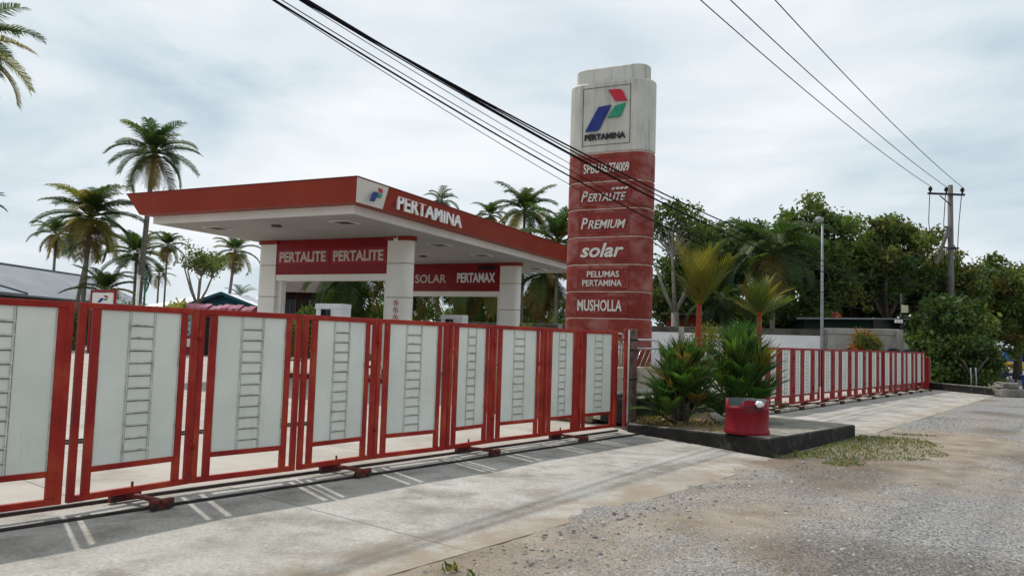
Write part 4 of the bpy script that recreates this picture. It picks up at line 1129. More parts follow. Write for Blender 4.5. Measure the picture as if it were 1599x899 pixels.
for off, p1, p2, ze, rd, m, lb in [
    (-10.04, (9.25, 5.70), (13.95, 5.17), 6.2, 0.016, 'cable', 'thick black cable, topmost of the sagging bundle'),
    (-10.04, (9.29, 5.72), (13.96, 5.11), 6.1, 0.012, 'cable', 'black cable right below the topmost one of the bundle'),
    (-10.15, (9.42, 5.78), (14.11, 5.08), 6.0, 0.017, 'cable', 'thickest black cable in the upper group of the bundle'),
    (-10.30, (9.50, 5.81), (14.32, 5.11), 5.9, 0.010, 'cable', 'thin black cable twisted round the upper group of the bundle'),
    (-10.40, (9.69, 5.81), (14.47, 4.97), 5.7, 0.006, 'cable_grey', 'hair thin grey cable just under the upper group'),
    (-10.20, (9.19, 5.66), (14.19, 4.78), 5.6, 0.007, 'cable', 'thin dark cable midway between the two thick groups'),
    (-10.04, (8.96, 5.56), (13.98, 4.62), 5.4, 0.014, 'cable', 'thick black cable at the lower side of the bundle'),
    (-10.30, (9.17, 5.65), (14.34, 4.54), 5.2, 0.006, 'cable_grey', 'hair thin grey cable, lowest of the whole bundle')]:
    cable(off, fit(p1, p2, (46.0, ze)), rd, M[m], lb, CG, d0=-5)

# ------------------------------------------------------------------ vegetation builders
def frond_arrays(rg, base, az, el, length, droop, nl, lw, ll, stiff, cols, hang, twist=0.0, vee=0.5, fwd=None):
    """one pinnate frond: rachis quads plus paired leaflets; returns arrays"""
    V = []; Fq = []; T = []
    steps = 14
    p = np.array(base, float); ang = el
    pts = [p.copy()]; dirs = []
    for i in range(steps):
        d = np.array([math.cos(ang) * math.cos(az), math.cos(ang) * math.sin(az), math.sin(ang)])
        dirs.append(d); p = p + d * length / steps; pts.append(p.copy())
        ang -= droop / steps * (0.55 + 0.9 * i / steps)
    dirs.append(dirs[-1]); pts = np.array(pts); dirs = np.array(dirs)
    side = np.array([-math.sin(az), math.cos(az), 0.0])
    c0 = np.array(cols[rg.integers(len(cols))]) * (0.8 + 0.4 * rg.random())
    r0 = 0.012 * length
    for i in range(steps):
        w0 = r0 * (1 - i / steps) + 0.004; w1 = r0 * (1 - (i + 1) / steps) + 0.004
        up0 = np.cross(dirs[i], side); up1 = np.cross(dirs[i + 1], side)
        o = len(V)
        V += [pts[i] - side * w0, pts[i] + side * w0, pts[i + 1] + side * w1, pts[i + 1] - side * w1]
        V += [pts[i] + up0 * w0, pts[i] - up0 * w0, pts[i + 1] - up1 * w1, pts[i + 1] + up1 * w1]
        Fq += [(o, o + 1, o + 2, o + 3), (o + 4, o + 5, o + 6, o + 7)]
        rc = c0 * 0.9 + np.array([0.06, 0.05, 0.01]); T += [rc] * 8
    for k in range(nl):
        f = 0.16 + 0.83 * (k + rg.random() * 0.5) / nl
        q = f * steps; i = min(int(q), steps - 1); fr = q - i
        pos = pts[i] * (1 - fr) + pts[i + 1] * fr
        d = dirs[i] * (1 - fr) + dirs[min(i + 1, steps)] * fr
        up = np.cross(d, side); up /= np.linalg.norm(up)
        if up[2] < 0: up = -up
        sh = math.sin(math.pi * min(1, 0.12 + 0.88 * f)) ** 0.6
        l_len = ll * (0.45 + 0.75 * sh) * (0.85 + 0.3 * rg.random())
        for sg in (-1, 1):
            fwd_ = (0.45 + 0.55 * f) if fwd is None else fwd * (0.7 + 0.6 * f)
            dv = side * sg * (1 - 0.25 * f) + d * fwd_ + up * vee
            dv /= np.linalg.norm(dv)
            e1 = pos + dv * l_len * 0.55
            dv2 = dv + np.array([0, 0, -hang * (0.7 + 0.6 * rg.random())]); dv2 /= np.linalg.norm(dv2)
            e2 = e1 + dv2 * l_len * 0.5
            wv = d * lw
            o = len(V)
            V += [pos - wv * 0.5, pos + wv * 0.5, e1 + wv * 0.5, e1 - wv * 0.5, e2]
            V += [e2 + wv * 0.05]
            Fq += [(o, o + 1, o + 2, o + 3), (o + 3, o + 2, o + 5, o + 4)]
            cc = c0 * (0.8 + 0.4 * rg.random())
            T += [cc] * 4 + [cc * 1.1] * 2
    return V, Fq, T

GREEN = [(0.036, 0.066, 0.020), (0.030, 0.058, 0.020), (0.052, 0.078, 0.022), (0.026, 0.050, 0.020)]
YEL = [(0.16, 0.135, 0.04), (0.12, 0.115, 0.03), (0.18, 0.13, 0.05)]
BROWN = [(0.13, 0.085, 0.05), (0.10, 0.07, 0.045)]

def coconut(label, X, Y, h, R_, seed, nf=24, lean=(0, 0), tr=0.17, dead=4, nl=38, group='coconut palms', nuts=True, yel=0.14, el0=1.42, el1=-0.75, base_z=0.0, trunk=True, dr=(0.85, 1.65)):
    rg = np.random.default_rng(seed)
    t = thing('coconut_palm', label, 'palm tree', (X, Y, base_z), 0, group)
    top = np.array([lean[0], lean[1], h])
    pts = []; rad = []
    for i in range(13):
        f = i / 12
        pts.append((lean[0] * f ** 1.6, lean[1] * f ** 1.6, h * f)); rad.append(tr * (1.35 - 0.55 * min(1, f * 4)) * (1 - 0.25 * f) if f < 0.25 else tr * (0.86 - 0.22 * f))
    b = MB(); b.tube(pts, rad, 10); b.build('trunk', M['trunk_palm'], t)
    V = []; Fq = []; T = []
    def put(a):
        o = len(V); V.extend(a[0]); Fq.extend([tuple(i + o for i in f) for f in a[1]]); T.extend(a[2])
    for k in range(nf):
        f = k / (nf - 1)
        az = k * 2.39996 + rg.random() * 0.4
        el = el0 + (el1 - el0) * f ** 1.1 + (rg.random() - 0.5) * 0.2
        cols = YEL if (f > 0.72 and rg.random() < yel * 2) or rg.random() < yel * 0.25 else GREEN
        put(frond_arrays(rg, top, az, el, R_ * (0.85 + 0.3 * rg.random()) * (1.0 if f > 0.15 else 0.8), dr[0] + (dr[1] - dr[0]) * rg.random(), nl, 0.062 * R_ / 3, 0.25 * R_, 0, cols, 0.75, 0, 0.35))
    soup('crown', V, Fq, T, M['leaf'], t)
    if dead:
        V, Fq, T = [], [], []
        for k in range(dead):
            put(frond_arrays(rg, top - np.array([0, 0, 0.2]), rg.random() * 6.28, -0.9 - 0.4 * rg.random(), R_ * 0.8, 0.7, nl // 2, 0.03 * R_ / 3, 0.2 * R_, 0, BROWN, 1.4))
        soup('dead_fronds', V, Fq, T, M['leaf_dry'], t)
    if nuts:
        for k in range(6):
            a = rg.random() * 6.28; b = MB()
            c = (top[0] + 0.32 * math.cos(a), top[1] + 0.32 * math.sin(a), top[2] - 0.25 - 0.2 * rg.random())
            b.loft([[(c[0] + r_ * math.cos(q), c[1] + r_ * math.sin(q), c[2] + z) for q in [2 * math.pi * i / 8 for i in range(8)]] for r_, z in ((0.03, -0.15), (0.11, -0.08), (0.13, 0.0), (0.09, 0.1), (0.02, 0.14))], 0, True)
            b.build('coconut', M['nut'], t)
    return t
M['nut'] = mat('nut', [(0.10, 0.09, 0.03), (0.16, 0.12, 0.05)], 4, 0.6)

def px2x(px, Y, py=500): # horizontal position of something seen at image column px and depth Y
    return (px - 799.5 + (py - 530) * 0.032) / 1200.0 * Y
def hz(px, py, Y):       # its height
    return 1.6 + ((529.6 + 0.032 * (px - 799.5)) - py) / 1200.0 * Y

def leaves(centres, n_per, rad, size, rg, cols, flat=0.75, droop=0.35):
    V = []; T = []
    out_v = []; out_t = []
    for (c, r_) in zip(centres, rad):
        n = int(n_per * (r_ / np.mean(rad)) ** 2)
        d = rg.normal(size=(n, 3)); d /= np.linalg.norm(d, axis=1)[:, None]
        rr = r_ * np.minimum(1.35, 0.30 + 0.34 * np.abs(rg.normal(size=n)) + 0.28 * rg.random(n))
        P = np.array(c) + d * rr[:, None] * np.array([1, 1, flat])
        a = rg.normal(size=(n, 3)) + d * 0.6; a[:, 2] -= droop; a /= np.linalg.norm(a, axis=1)[:, None]
        q = rg.normal(size=(n, 3)); q[:, 2] *= 0.5
        bb = np.cross(a, q); bb /= np.linalg.norm(bb, axis=1)[:, None]
        sz = size * (0.6 + 0.8 * rg.random(n))[:, None]
        v0 = P - a * sz * 0.5; v1 = P + bb * sz * 0.24; v2 = P + a * sz * 0.55; v3 = P - bb * sz * 0.24
        out_v.append(np.stack([v0, v1, v2, v3], 1).reshape(-1, 3))
        base = np.array(cols[rg.integers(len(cols))]) * (0.75 + 0.5 * rg.random())
        tt = base[None, :] * (0.7 + 0.6 * rg.random((n, 1)))
        out_t.append(np.repeat(tt, 4, 0))
    V = np.concatenate(out_v); T = np.concatenate(out_t)
    F = np.arange(len(V)).reshape(-1, 4)
    return V, F, T

TREE = [(0.060, 0.098, 0.030), (0.076, 0.116, 0.034), (0.050, 0.086, 0.030), (0.105, 0.135, 0.042)]
TREE_Y = [(0.092, 0.122, 0.036), (0.11, 0.118, 0.04), (0.066, 0.10, 0.032)]
def tree(label, X, Y, h, wx, z_low, seed, n_cl=34, n_leaf=230, cl_r=(0.6, 1.1), leaf=0.30, cols=TREE, tr=0.22, wy=None, bark='trunk_tree', group='broadleaf trees behind the wall', cat='tree', name='broadleaf_tree', fork=0.35, lobes=None, lean=0.0):
    rg = np.random.default_rng(seed)
    n_cl = int(n_cl * 1.3); cl_r = (cl_r[0] * 0.6, cl_r[1] * 0.92); n_leaf = int(n_leaf * 0.56); h -= 0.55 * cl_r[1]; wx -= 0.9 * cl_r[1]
    kb = 0.72 + 0.55 * rg.random(); cols = [tuple(kb * x_ for x_ in c_) for c_ in cols]
    t = thing(name, label, cat, (X, Y, 0), 0, group)
    wy = wy or wx * 0.8
    cen = []
    zc_ = (h + z_low) / 2; hz_ = (h - z_low) / 2
    tries = 0
    while len(cen) < n_cl and tries < 6000:
        tries += 1
        d = rg.normal(size=3); d /= np.linalg.norm(d); q = rg.random() ** 0.45
        p = np.array([d[0] * wx / 2 * q, d[1] * wy / 2 * q, zc_ + d[2] * hz_ * q])
        p[0] *= 1 + 0.25 * math.sin(p[2] * 1.7 + seed)
        if mnoise.noise(Vector((p[0] * 0.45 + seed, p[1] * 0.45, p[2] * 0.5))) < -0.14: continue
        if all(np.linalg.norm(p - c) > 0.55 * cl_r[0] for c in cen): cen.append(p)
    rad = [cl_r[0] + (cl_r[1] - cl_r[0]) * rg.random() for _ in cen]
    V, F_, T = leaves(cen, n_leaf, rad, leaf, rg, cols)
    soup('crown', V, F_, T, M['leaf'], t)
    b = MB()
    zf = h * fork
    b.tube([(0, 0, 0), (0.05 + lean * 0.4, 0, zf * 0.5), (lean, 0, zf)], [tr * 1.25, tr, tr * 0.85], 10); b.build('trunk', M[bark], t)
    b = MB()
    idx = sorted(range(len(cen)), key=lambda i: cen[i][2])
    mains = []
    for k in range(5):
        a = k * 1.2566 + rg.random() * 0.7; e_ = np.array([lean + wx * 0.24 * math.cos(a), wy * 0.24 * math.sin(a), zf + (h - zf) * (0.35 + 0.25 * rg.random())])
        mid = np.array([lean + wx * 0.12 * math.cos(a), wy * 0.12 * math.sin(a), zf + (e_[2] - zf) * 0.4])
        b.tube([(lean, 0, zf - 0.1), tuple(mid), tuple(e_)], [tr * 0.55, tr * 0.42, tr * 0.28], 7); mains.append(e_)
    for i, c in enumerate(cen):
        m_ = min(mains, key=lambda e_: np.linalg.norm(e_ - c))
        mid = (m_ + c) / 2 + rg.normal(size=3) * 0.18
        b.tube([tuple(m_), tuple(mid), tuple(c)], [tr * 0.22, tr * 0.13, tr * 0.05], 5, cap=False)
    b.build('branches', M[bark], t)
    return t

def shrub(name, label, X, Y, Z, h, wx, seed, n_cl=14, n_leaf=120, leaf=0.09, cols=TREE, cat='shrub', group=None, cl=0.35):
    rg = np.random.default_rng(seed)
    t = thing(name, label, cat, (X, Y, Z), 0, group)
    cen = [np.array([(rg.random() - 0.5) * wx * (1 - 0.45 * f), (rg.random() - 0.5) * wx * (1 - 0.45 * f), h * (0.2 + 0.68 * f)]) for f in [k / n_cl for k in range(n_cl)]]
    rad = [cl * wx * (0.7 + 0.5 * rg.random()) for _ in cen]
    V, F_, T = leaves(cen, n_leaf, rad, leaf, rg, cols, 0.9, 0.0)
    soup('foliage', V, F_, T, M['leaf'], t)
    b = MB()
    for c in cen[::2]:
        b.tube([(0, 0, 0), tuple(c * np.array([.5, .5, .55])), tuple(c)], [0.03 * h, 0.02 * h, 0.008 * h], 5, cap=False)
    b.build('stems', M['trunk_tree'], t)
    return t

# coconut palms on the left
def cp(label, px, py, Y, R_, seed, **k):
    return coconut(label, px2x(px, Y, py), Y, hz(px, py, Y), R_, seed, **k)
cp('tallest coconut palm, its trunk passing the red tip of the canopy', 226, 236, 56, 3.35, 11, nf=26, tr=0.25, lean=(0.5, 0), dead=3)
cp('full coconut palm with brown skirt in front of the grey roof', 136, 338, 52, 3.45, 12, nf=30, tr=0.20, lean=(0.15, 0), dead=7, yel=0.25)
cp('small yellowing coconut palm left of the full one', 87, 365, 84, 2.9, 13, nf=20, tr=0.20, dead=6, yel=0.9)
cp('dark coconut palm below the canopy tip', 214, 398, 66, 3.2, 14, nf=22, tr=0.16, dead=2)
cp('narrow dark palm with thin trunk left of the leafy tree', 262, 383, 58, 1.7, 15, nf=18, tr=0.09, dead=5, yel=0.2)
cp('tiny distant palm between the thin trunk and the lamp mast', 250, 428, 120, 2.6, 16, nf=16, tr=0.2, dead=5, yel=0.6, nl=24)
cp('ragged palm with hanging brown skirt right of the leafy tree', 360, 392, 72, 2.5, 17, nf=20, tr=0.19, dead=9, yel=0.6, lean=(0.5, 0))
cp('low young palm beside the logo board', 166, 455, 50, 2.3, 18, nf=15, tr=0.12, dead=0, nuts=False, el1=0.1)
cp('big palm leaning in at the upper left corner of the photo', -72, 62, 30, 2.75, 19, nf=26, tr=0.16, dead=2, yel=0.3)
cp('palm just outside the left edge showing one frond tip', -34, 318, 46, 1.6, 20, nf=16, tr=0.15, dead=0)
cp('short second palm trunk crossing the grey roof', 122, 372, 54, 2.2, 21, nf=12, tr=0.17, lean=(0.9, 0), dead=4, yel=0.5)
cp('distant low palm above the white roof', 378, 462, 130, 3.0, 22, nf=14, dead=0, nl=24)
# palms behind the canopy
cp('coconut palm standing clear above the canopy roof', 822, 328, 60, 2.9, 31, nf=24, dead=1)
cp('palm top peeping over the canopy, left of the clear one', 768, 335, 66, 1.9, 32, nf=18, dead=0)
cp('small palm tip above the canopy lettering', 691, 312, 66, 1.8, 33, nf=14, dead=0)
cp('big palm half hidden by the left side of the sign tower', 874, 378, 50, 3.0, 34, nf=26, dead=2, yel=0.5)
cp('low palm with long hanging fronds seen through the near portal', 548, 430, 58, 4.2, 35, nf=22, dead=2, el0=1.1, el1=-0.9, dr=(1.4, 2.2))
cp('low palm with long hanging fronds behind the near round column', 640, 418, 56, 4.4, 36, nf=24, dead=2, el0=1.1, el1=-0.9, dr=(1.4, 2.2))
cp('low palm with yellowish hanging fronds seen through the farther portal', 735, 425, 54, 4.0, 37, nf=24, dead=3, yel=0.6, el0=1.1, el1=-0.9, dr=(1.4, 2.2))
cp('low palm with hanging fronds between the far column and the sign tower', 850, 428, 52, 3.6, 38, nf=26, dead=3, yel=0.6, el0=1.0, el1=-1.0, dr=(1.4, 2.2))
cp('dark palm with drooping fronds among the trees right of the sign tower', 1212, 392, 40, 3.4, 39, nf=26, dead=3, el0=1.3, el1=-0.9, dr=(1.2, 2.0), yel=0.1)
cp('palm with fronds drooping behind the taller red stemmed palm', 1130, 470, 44, 2.6, 40, nf=18, dead=1, el0=1.0, el1=-0.9, dr=(1.4, 2.0))

# broadleaf trees
def bt(label, px, py_top, Y, wpx, py_low, seed, **k):
    return tree(label, px2x(px, Y, 450), Y, hz(px, py_top, Y), wpx / 1200 * Y, hz(px, py_low, Y), seed, **k)
bt('open crowned leafy tree left of the near portal', 312, 366, 55, 118, 432, 51, n_cl=34, n_leaf=85, cl_r=(0.5, 0.85), leaf=0.22, tr=0.17, bark='trunk_pale', fork=0.42, cols=TREE_Y, group='broadleaf trees left of the canopy')
bt('sparse tree with pale bare limbs right beside the sign tower', 1058, 300, 44, 150, 420, 52, n_cl=40, n_leaf=110, cl_r=(0.5, 0.95), leaf=0.24, bark='trunk_pale', fork=0.35, tr=0.25)
bt('dark tree between the two red stemmed palms', 1140, 330, 50, 170, 480, 53, n_cl=50, n_leaf=230, cl_r=(0.8, 1.2))
bt('dark rounded tree behind the drooping palm', 1205, 325, 52, 150, 480, 54, n_cl=50, n_leaf=230, cl_r=(0.8, 1.2))
bt('tall dense tree behind the lamp post', 1272, 297, 46, 160, 500, 55, n_cl=80, n_leaf=260, cl_r=(0.7, 1.15), cols=TREE + TREE_Y)
bt('broad tree with gaps left of the power pole', 1388, 320, 48, 170, 470, 56, n_cl=78, n_leaf=190, cl_r=(0.6, 1.1), cols=TREE + TREE_Y, tr=0.3)
bt('low spreading tree with rusty new leaves right of the power pole', 1545, 384, 49.5, 205, 560, 57, n_cl=86, n_leaf=240, cl_r=(0.6, 1.0), cols=TREE * 2 + TREE_Y * 2 + [(0.11, 0.08, 0.03)], tr=0.25, fork=0.3)
bt('dark bushy tree at the end of the grey wall', 1478, 452, 38.5, 170, 605, 58, n_cl=90, n_leaf=240, cl_r=(0.6, 1.0), tr=0.2, fork=0.25)
bt('dark tree behind the green roofed shed', 1335, 395, 56, 190, 530, 59, n_cl=70, n_leaf=220, cl_r=(0.9, 1.3), tr=0.3)
bt('low shaded tree overhanging the parked motorcycle', 1520, 520, 36, 130, 600, 60, n_cl=60, n_leaf=220, cl_r=(0.5, 0.8), leaf=0.2, tr=0.12, fork=0.3)
bt('dark low tree behind the white wall right of the sign tower', 1052, 392, 48, 150, 540, 61, n_cl=64, n_leaf=200, cl_r=(0.7, 1.1), tr=0.2)
bt('dark low tree behind the white wall below the drooping palm', 1215, 440, 47, 190, 530, 62, n_cl=60, n_leaf=210, cl_r=(0.8, 1.1), tr=0.2)
bt('dark low tree filling the gap behind the near portal', 590, 445, 66, 230, 560, 63, n_cl=90, n_leaf=240, cl_r=(0.9, 1.3), leaf=0.3, tr=0.2, group='broadleaf trees behind the canopy')
bt('dark low tree filling the gap behind the farther portal', 790, 425, 66, 260, 560, 64, n_cl=110, n_leaf=240, cl_r=(0.9, 1.3), leaf=0.3, tr=0.2, group='broadleaf trees behind the canopy')
bt('distant tree at the far right edge of the photo', 1610, 430, 62, 150, 545, 65, n_cl=46, n_leaf=200, cl_r=(0.9, 1.4), tr=0.25)

bt('mid green tree behind the taller red stemmed palm', 1105, 338, 55, 130, 500, 66, n_cl=56, n_leaf=220, cl_r=(0.8, 1.2), tr=0.25)
bt('mid green tree in the dip between the lamp post and the broad tree', 1333, 362, 54, 130, 500, 67, n_cl=56, n_leaf=220, cl_r=(0.8, 1.2), cols=TREE + TREE_Y, tr=0.25)
bt('mid green tree right behind the power pole', 1462, 366, 54, 140, 520, 68, n_cl=60, n_leaf=220, cl_r=(0.8, 1.2), cols=TREE + TREE_Y, tr=0.25)
bt('tall bushy tree reaching past the right edge of the photo', 1592, 384, 52, 150, 540, 69, n_cl=56, n_leaf=220, cl_r=(0.8, 1.2), cols=TREE + TREE_Y, tr=0.25)
bt('tall spreading tree with dark trunk shading the end of the grey wall', 1446, 385, 50, 200, 505, 70, n_cl=90, n_leaf=230, cl_r=(0.6, 1.05), cols=TREE + TREE_Y, tr=0.24, fork=0.45)
# small shrubs
shrub('flowering_shrub', 'white flowering shrub right of the logo board', px2x(205, 54), 54, 0, 3.5, 2.6, 71, 18, 130, 0.16, cols=[(0.06, 0.09, 0.03), (0.05, 0.08, 0.03), (0.45, 0.42, 0.36)])
shrub('low_bush', 'small dark bush at the eave of the grey roof', px2x(122, 50), 50, 0, 2.9, 2.6, 72, 14, 120, 0.2)
shrub('leafy_bush', 'dense dark bush beside the parked motorcycle', px2x(1514, 38.5, 580), 38.5, 0, 2.7, 2.2, 91, 24, 190, 0.20)
shrub('leafy_bush', 'dense dark bush behind the two thin stakes', px2x(1484, 37.5, 580), 37.5, 0, 2.3, 2.6, 92, 22, 190, 0.20)
shrub('orange_shrub', 'orange and green leaved shrub in front of the grey wall', px2x(1356, 34), 34.0, 0.0, 2.55, 1.2, 73, 26, 330, 0.11, cols=[(0.32, 0.08, 0.02), (0.14, 0.12, 0.03), (0.08, 0.11, 0.03), (0.22, 0.10, 0.02)])
shrub('yellow_shrub', 'yellow green shrub before the white wall between the red stemmed palms', px2x(1107, 24, 520), 24, 0.6, 1.75, 0.95, 74, 20, 130, 0.08, cols=[(0.17, 0.16, 0.03), (0.10, 0.13, 0.03), (0.13, 0.14, 0.03)])
shrub('round_shrub', 'small bright shrub just left of the sign tower', px2x(818, 26, 500), 26, 0.4, 1.95, 0.7, 75, 14, 120, 0.09, cols=[(0.22, 0.24, 0.05), (0.17, 0.21, 0.045)])
shrub('round_shrub', 'small bright shrub below the farther portal sign', px2x(668, 28, 500), 28, 0.4, 1.95, 0.75, 76, 14, 110, 0.09, cols=[(0.22, 0.20, 0.05), (0.15, 0.17, 0.045)])
shrub('leafy_plant', 'leafy plant against the white wall seen left of the near portal', px2x(455, 47), 47.5, 0, 2.3, 1.0, 77, 10, 70, 0.2, cols=[(0.08, 0.10, 0.03), (0.11, 0.10, 0.03)])
shrub('leafy_plant', 'bright leafy plant at the back left of the near portal', px2x(478, 49), 49, 0.0, 3.2, 2.4, 78, 14, 110, 0.3, cols=[(0.10, 0.14, 0.035), (0.06, 0.10, 0.03)])
shrub('yellow_plant', 'yellow green plant rising beside the pink awning', px2x(275, 45), 45, 0.3, 3.2, 1.5, 79, 12, 60, 0.28, cols=[(0.20, 0.20, 0.05), (0.14, 0.17, 0.04)])

# bushy ornamental palms on the island and the red stemmed pair
def bushy(name, label, X, Y, Z, h, n, seed, cols, stem_h=0.0, stem_r=0.05, lean=(0, 0), ll=0.26, el=(1.45, 0.35), dr=(0.25, 0.8), lw=0.016, nl=22, group=None, stems=1, vee=0.25, hang=0.15, fwd=1.3):
    rg = np.random.default_rng(seed)
    t = thing(name, label, 'ornamental palm', (X, Y, Z), 0, group)
    V, Fq, T = [], [], []
    for k in range(n):
        f = k / max(1, n - 1)
        az = k * 2.4 + rg.random() * 0.5
        e_ = el[0] + (el[1] - el[0]) * f + (rg.random() - 0.5) * 0.18
        base = np.array([lean[0] + (0.05 * math.cos(az) if not stem_h else 0), lean[1] + (0.05 * math.sin(az) if not stem_h else 0), stem_h + (0.12 * h * rg.random() if not stem_h else 0)])
        a = frond_arrays(rg, base, az, e_, (h - stem_h) * (0.72 + 0.35 * rg.random()), dr[0] + (dr[1] - dr[0]) * rg.random(), nl, lw, ll, 0, cols, hang, 0, vee, fwd)
        o = len(V); V.extend(a[0]); Fq.extend([tuple(i + o for i in q) for q in a[1]]); T.extend(a[2])
    soup('fronds', V, Fq, T, M['leaf'], t)
    b = MB()
    if stem_h:
        b.tube([(0, 0, 0), (lean[0] * 0.5, lean[1] * 0.5, stem_h * 0.55), (lean[0], lean[1], stem_h + 0.12)], [stem_r * 1.15, stem_r, stem_r * 0.72], 10); b.build('stem', M['trunk_red'], t)
    else:
        for k in range(6):
            a = k * 1.05; b.tube([(0.05 * math.cos(a), 0.05 * math.sin(a), -0.02), (0.09 * math.cos(a), 0.09 * math.sin(a), 0.38 * h)], [0.028, 0.014], 6)
        b.build('stem', M['trunk_tree'], t)
    return t
DG = [(0.042, 0.10, 0.028), (0.032, 0.078, 0.027), (0.056, 0.112, 0.028), (0.036, 0.085, 0.031), (0.07, 0.115, 0.031)]
def clump(label, X, Y, Z, h, wd, canes, seed, cols):
    """a clump of short canes, each carrying an upright fan of broad bladed fronds"""
    rg = np.random.default_rng(seed)
    t = thing('bushy_palm', label, 'ornamental palm', (X, Y, Z), 0)
    V, Fq, T = [], [], []
    st = MB()
    for c in range(canes):
        a0 = c * 2.4 + rg.random(); f = (c + 0.5) / canes
        r_ = wd * 0.36 * f ** 0.6; zc_ = h * (0.58 - 0.56 * f + 0.10 * rg.random())
        top = np.array([r_ * math.cos(a0), r_ * math.sin(a0), zc_])
        st.tube([(top[0] * 0.25, top[1] * 0.25, -0.02), (top[0] * 0.7, top[1] * 0.7, zc_ * 0.6), tuple(top)], [0.028, 0.022, 0.014], 6)
        nfr = 7
        for k in range(nfr):
            az = a0 + (k - nfr / 2) * 0.8 + rg.random() * 0.4
            tilt = 1.5 - 0.55 * f - 0.75 * (k % 3) / 2 * (0.4 + 0.6 * f) + (rg.random() - 0.5) * 0.2
            ln = h * (0.35 + 0.13 * rg.random())
            a = frond_arrays(rg, top, az, tilt, ln, 0.25 + 0.5 * rg.random(), 8, 0.072, 0.31 * h / 1.4, 0, cols, 0.08, 0, 0.15, 1.7)
            o = len(V); V.extend(a[0]); Fq.extend([tuple(i_ + o for i_ in q) for q in a[1]]); T.extend(a[2])
    soup('fronds', V, Fq, T, M['leaf'], t)
    st.build('stems', M['trunk_tree'], t)
    return t
clump('bushy green palm clump standing left of the red drum', 3.06, 13.75, 0.20, 1.40, 1.0, 15, 81, DG * 3 + [(0.16, 0.13, 0.035), (0.12, 0.07, 0.03)])
clump('bushy green palm clump rising right behind the red drum', 4.33, 14.45, 0.25, 1.66, 1.0, 15, 82, DG * 3 + [(0.17, 0.16, 0.03)])
YG = [(0.13, 0.125, 0.024), (0.10, 0.115, 0.024), (0.155, 0.13, 0.028), (0.06, 0.09, 0.022)]
bushy('red_stem_palm', 'taller red stemmed palm with upright yellow green fronds behind the left clump', 3.86, 15.9, 0.5, 3.22, 12, 83, YG, stem_h=1.85, stem_r=0.07, ll=0.42, el=(1.53, 1.0), dr=(0.1, 0.6), lw=0.034, nl=20, vee=0.1, hang=0.05, lean=(0.03, 0), fwd=1.3)
bushy('red_stem_palm', 'shorter red stemmed palm with fan of yellow green fronds behind the right clump', 5.12, 15.9, 0.5, 2.55, 12, 84, YG + [(0.08, 0.12, 0.03)], stem_h=1.72, stem_r=0.06, ll=0.36, el=(1.5, 0.5), dr=(0.2, 0.8), lw=0.032, nl=18, vee=0.1, hang=0.05, lean=(0.02, 0), fwd=1.2)

# ------------------------------------------------------------------ background buildings
# long house with grey metal roof at the left
t = thing('grey_roof_house', 'long low house with grey metal roof at the left edge', 'house', (-42.5, 64, 0), 0)
b = MB(); b.box((0, -1, 1.9), (10.5, 27, 3.8)); b.add([(-5.25, 12.5, 3.8), (5.25, 12.5, 3.8), (0, 12.5, 6.2)], [(0, 1, 2)]); b.add([(-5.25, -14.5, 3.8), (5.25, -14.5, 3.8), (0, -14.5, 6.2)], [(0, 1, 2)]); b.build('wall', M['brown_wall'], t)
rp_ = [(6.2, -15.5, 3.75), (6.2, 13.6, 3.75), (0, 13.6, 6.5), (0, -15.5, 6.5), (-6.2, 13.6, 3.75), (-6.2, -15.5, 3.75)]
b = MB(); b.add([Vector(p) for p in rp_] + [Vector(p) - Vector((0, 0, 0.14)) for p in rp_], [(0, 1, 2, 3), (3, 2, 4, 5), (6, 9, 8, 7), (9, 11, 10, 8), (0, 6, 7, 1), (1, 7, 8, 2), (2, 8, 10, 4), (3, 9, 6, 0), (5, 11, 9, 3)]); b.build('roof', M['roof_grey'], t)
b = MB(); b.bar((0, -15.5, 6.54), (0, 13.6, 6.54), 0.34, 0.10); b.build('ridge_cap', M['roof_grey'], t)
b = MB(); b.add([(8.2, -15.5, 3.7), (8.2, -9.5, 3.7), (5.0, -11.5, 4.75), (5.0, -15.5, 4.75), (8.2, -15.5, 3.6), (8.2, -9.5, 3.6), (5.0, -11.5, 4.6), (5.0, -15.5, 4.6)], [(0, 1, 2, 3), (7, 6, 5, 4), (0, 4, 5, 1), (1, 5, 6, 2)]); b.build('porch_roof', M['roof_grey'], t)
b = MB(); b.bar((8.2, -9.5, 3.73), (5.0, -11.5, 4.78), 0.2, 0.12); b.build('hip_cap', M['teal'], t)
# teal gabled house with white roof
Yh = 66
t = thing('teal_house', 'teal gabled house with white metal roof behind the pink awning', 'house', (px2x(352, Yh), Yh, 0), R(-8))
b = MB(); b.prism([(-2.9, 0), (2.9, 0), (2.9, 9), (-2.9, 9)], 0, 3.6); b.add([(-2.9, 0, 3.6), (2.9, 0, 3.6), (0, 0, 4.55)], [(0, 1, 2)]); b.build('wall', M['teal'], t)
b = MB()
b.add([(-3.4, -0.6, 3.55), (0, -0.6, 4.75), (0, 9.5, 4.75), (-3.4, 9.5, 3.55), (3.4, -0.6, 3.55), (3.4, 9.5, 3.55)], [(0, 1, 2, 3), (1, 4, 5, 2)])
b.add([(-8.6, 0.4, 3.35), (-2.8, 0.4, 3.75), (-0.6, 6.0, 4.72), (-5.2, 6.0, 4.85)], [(0, 1, 2, 3)])
b.build('roof', M['roof_white'], t)
b = MB(); b.bar((-3.45, -0.63, 3.53), (0, -0.63, 4.74), 0.12, 0.24); b.bar((0, -0.63, 4.74), (3.45, -0.63, 3.53), 0.12, 0.24); b.build('bargeboard', M['teal'], t)
b = MB(); b.box((-5.4, 3.4, 1.62), (5.0, 3.4, 3.24)); b.build('wing_wall', M['teal'], t)
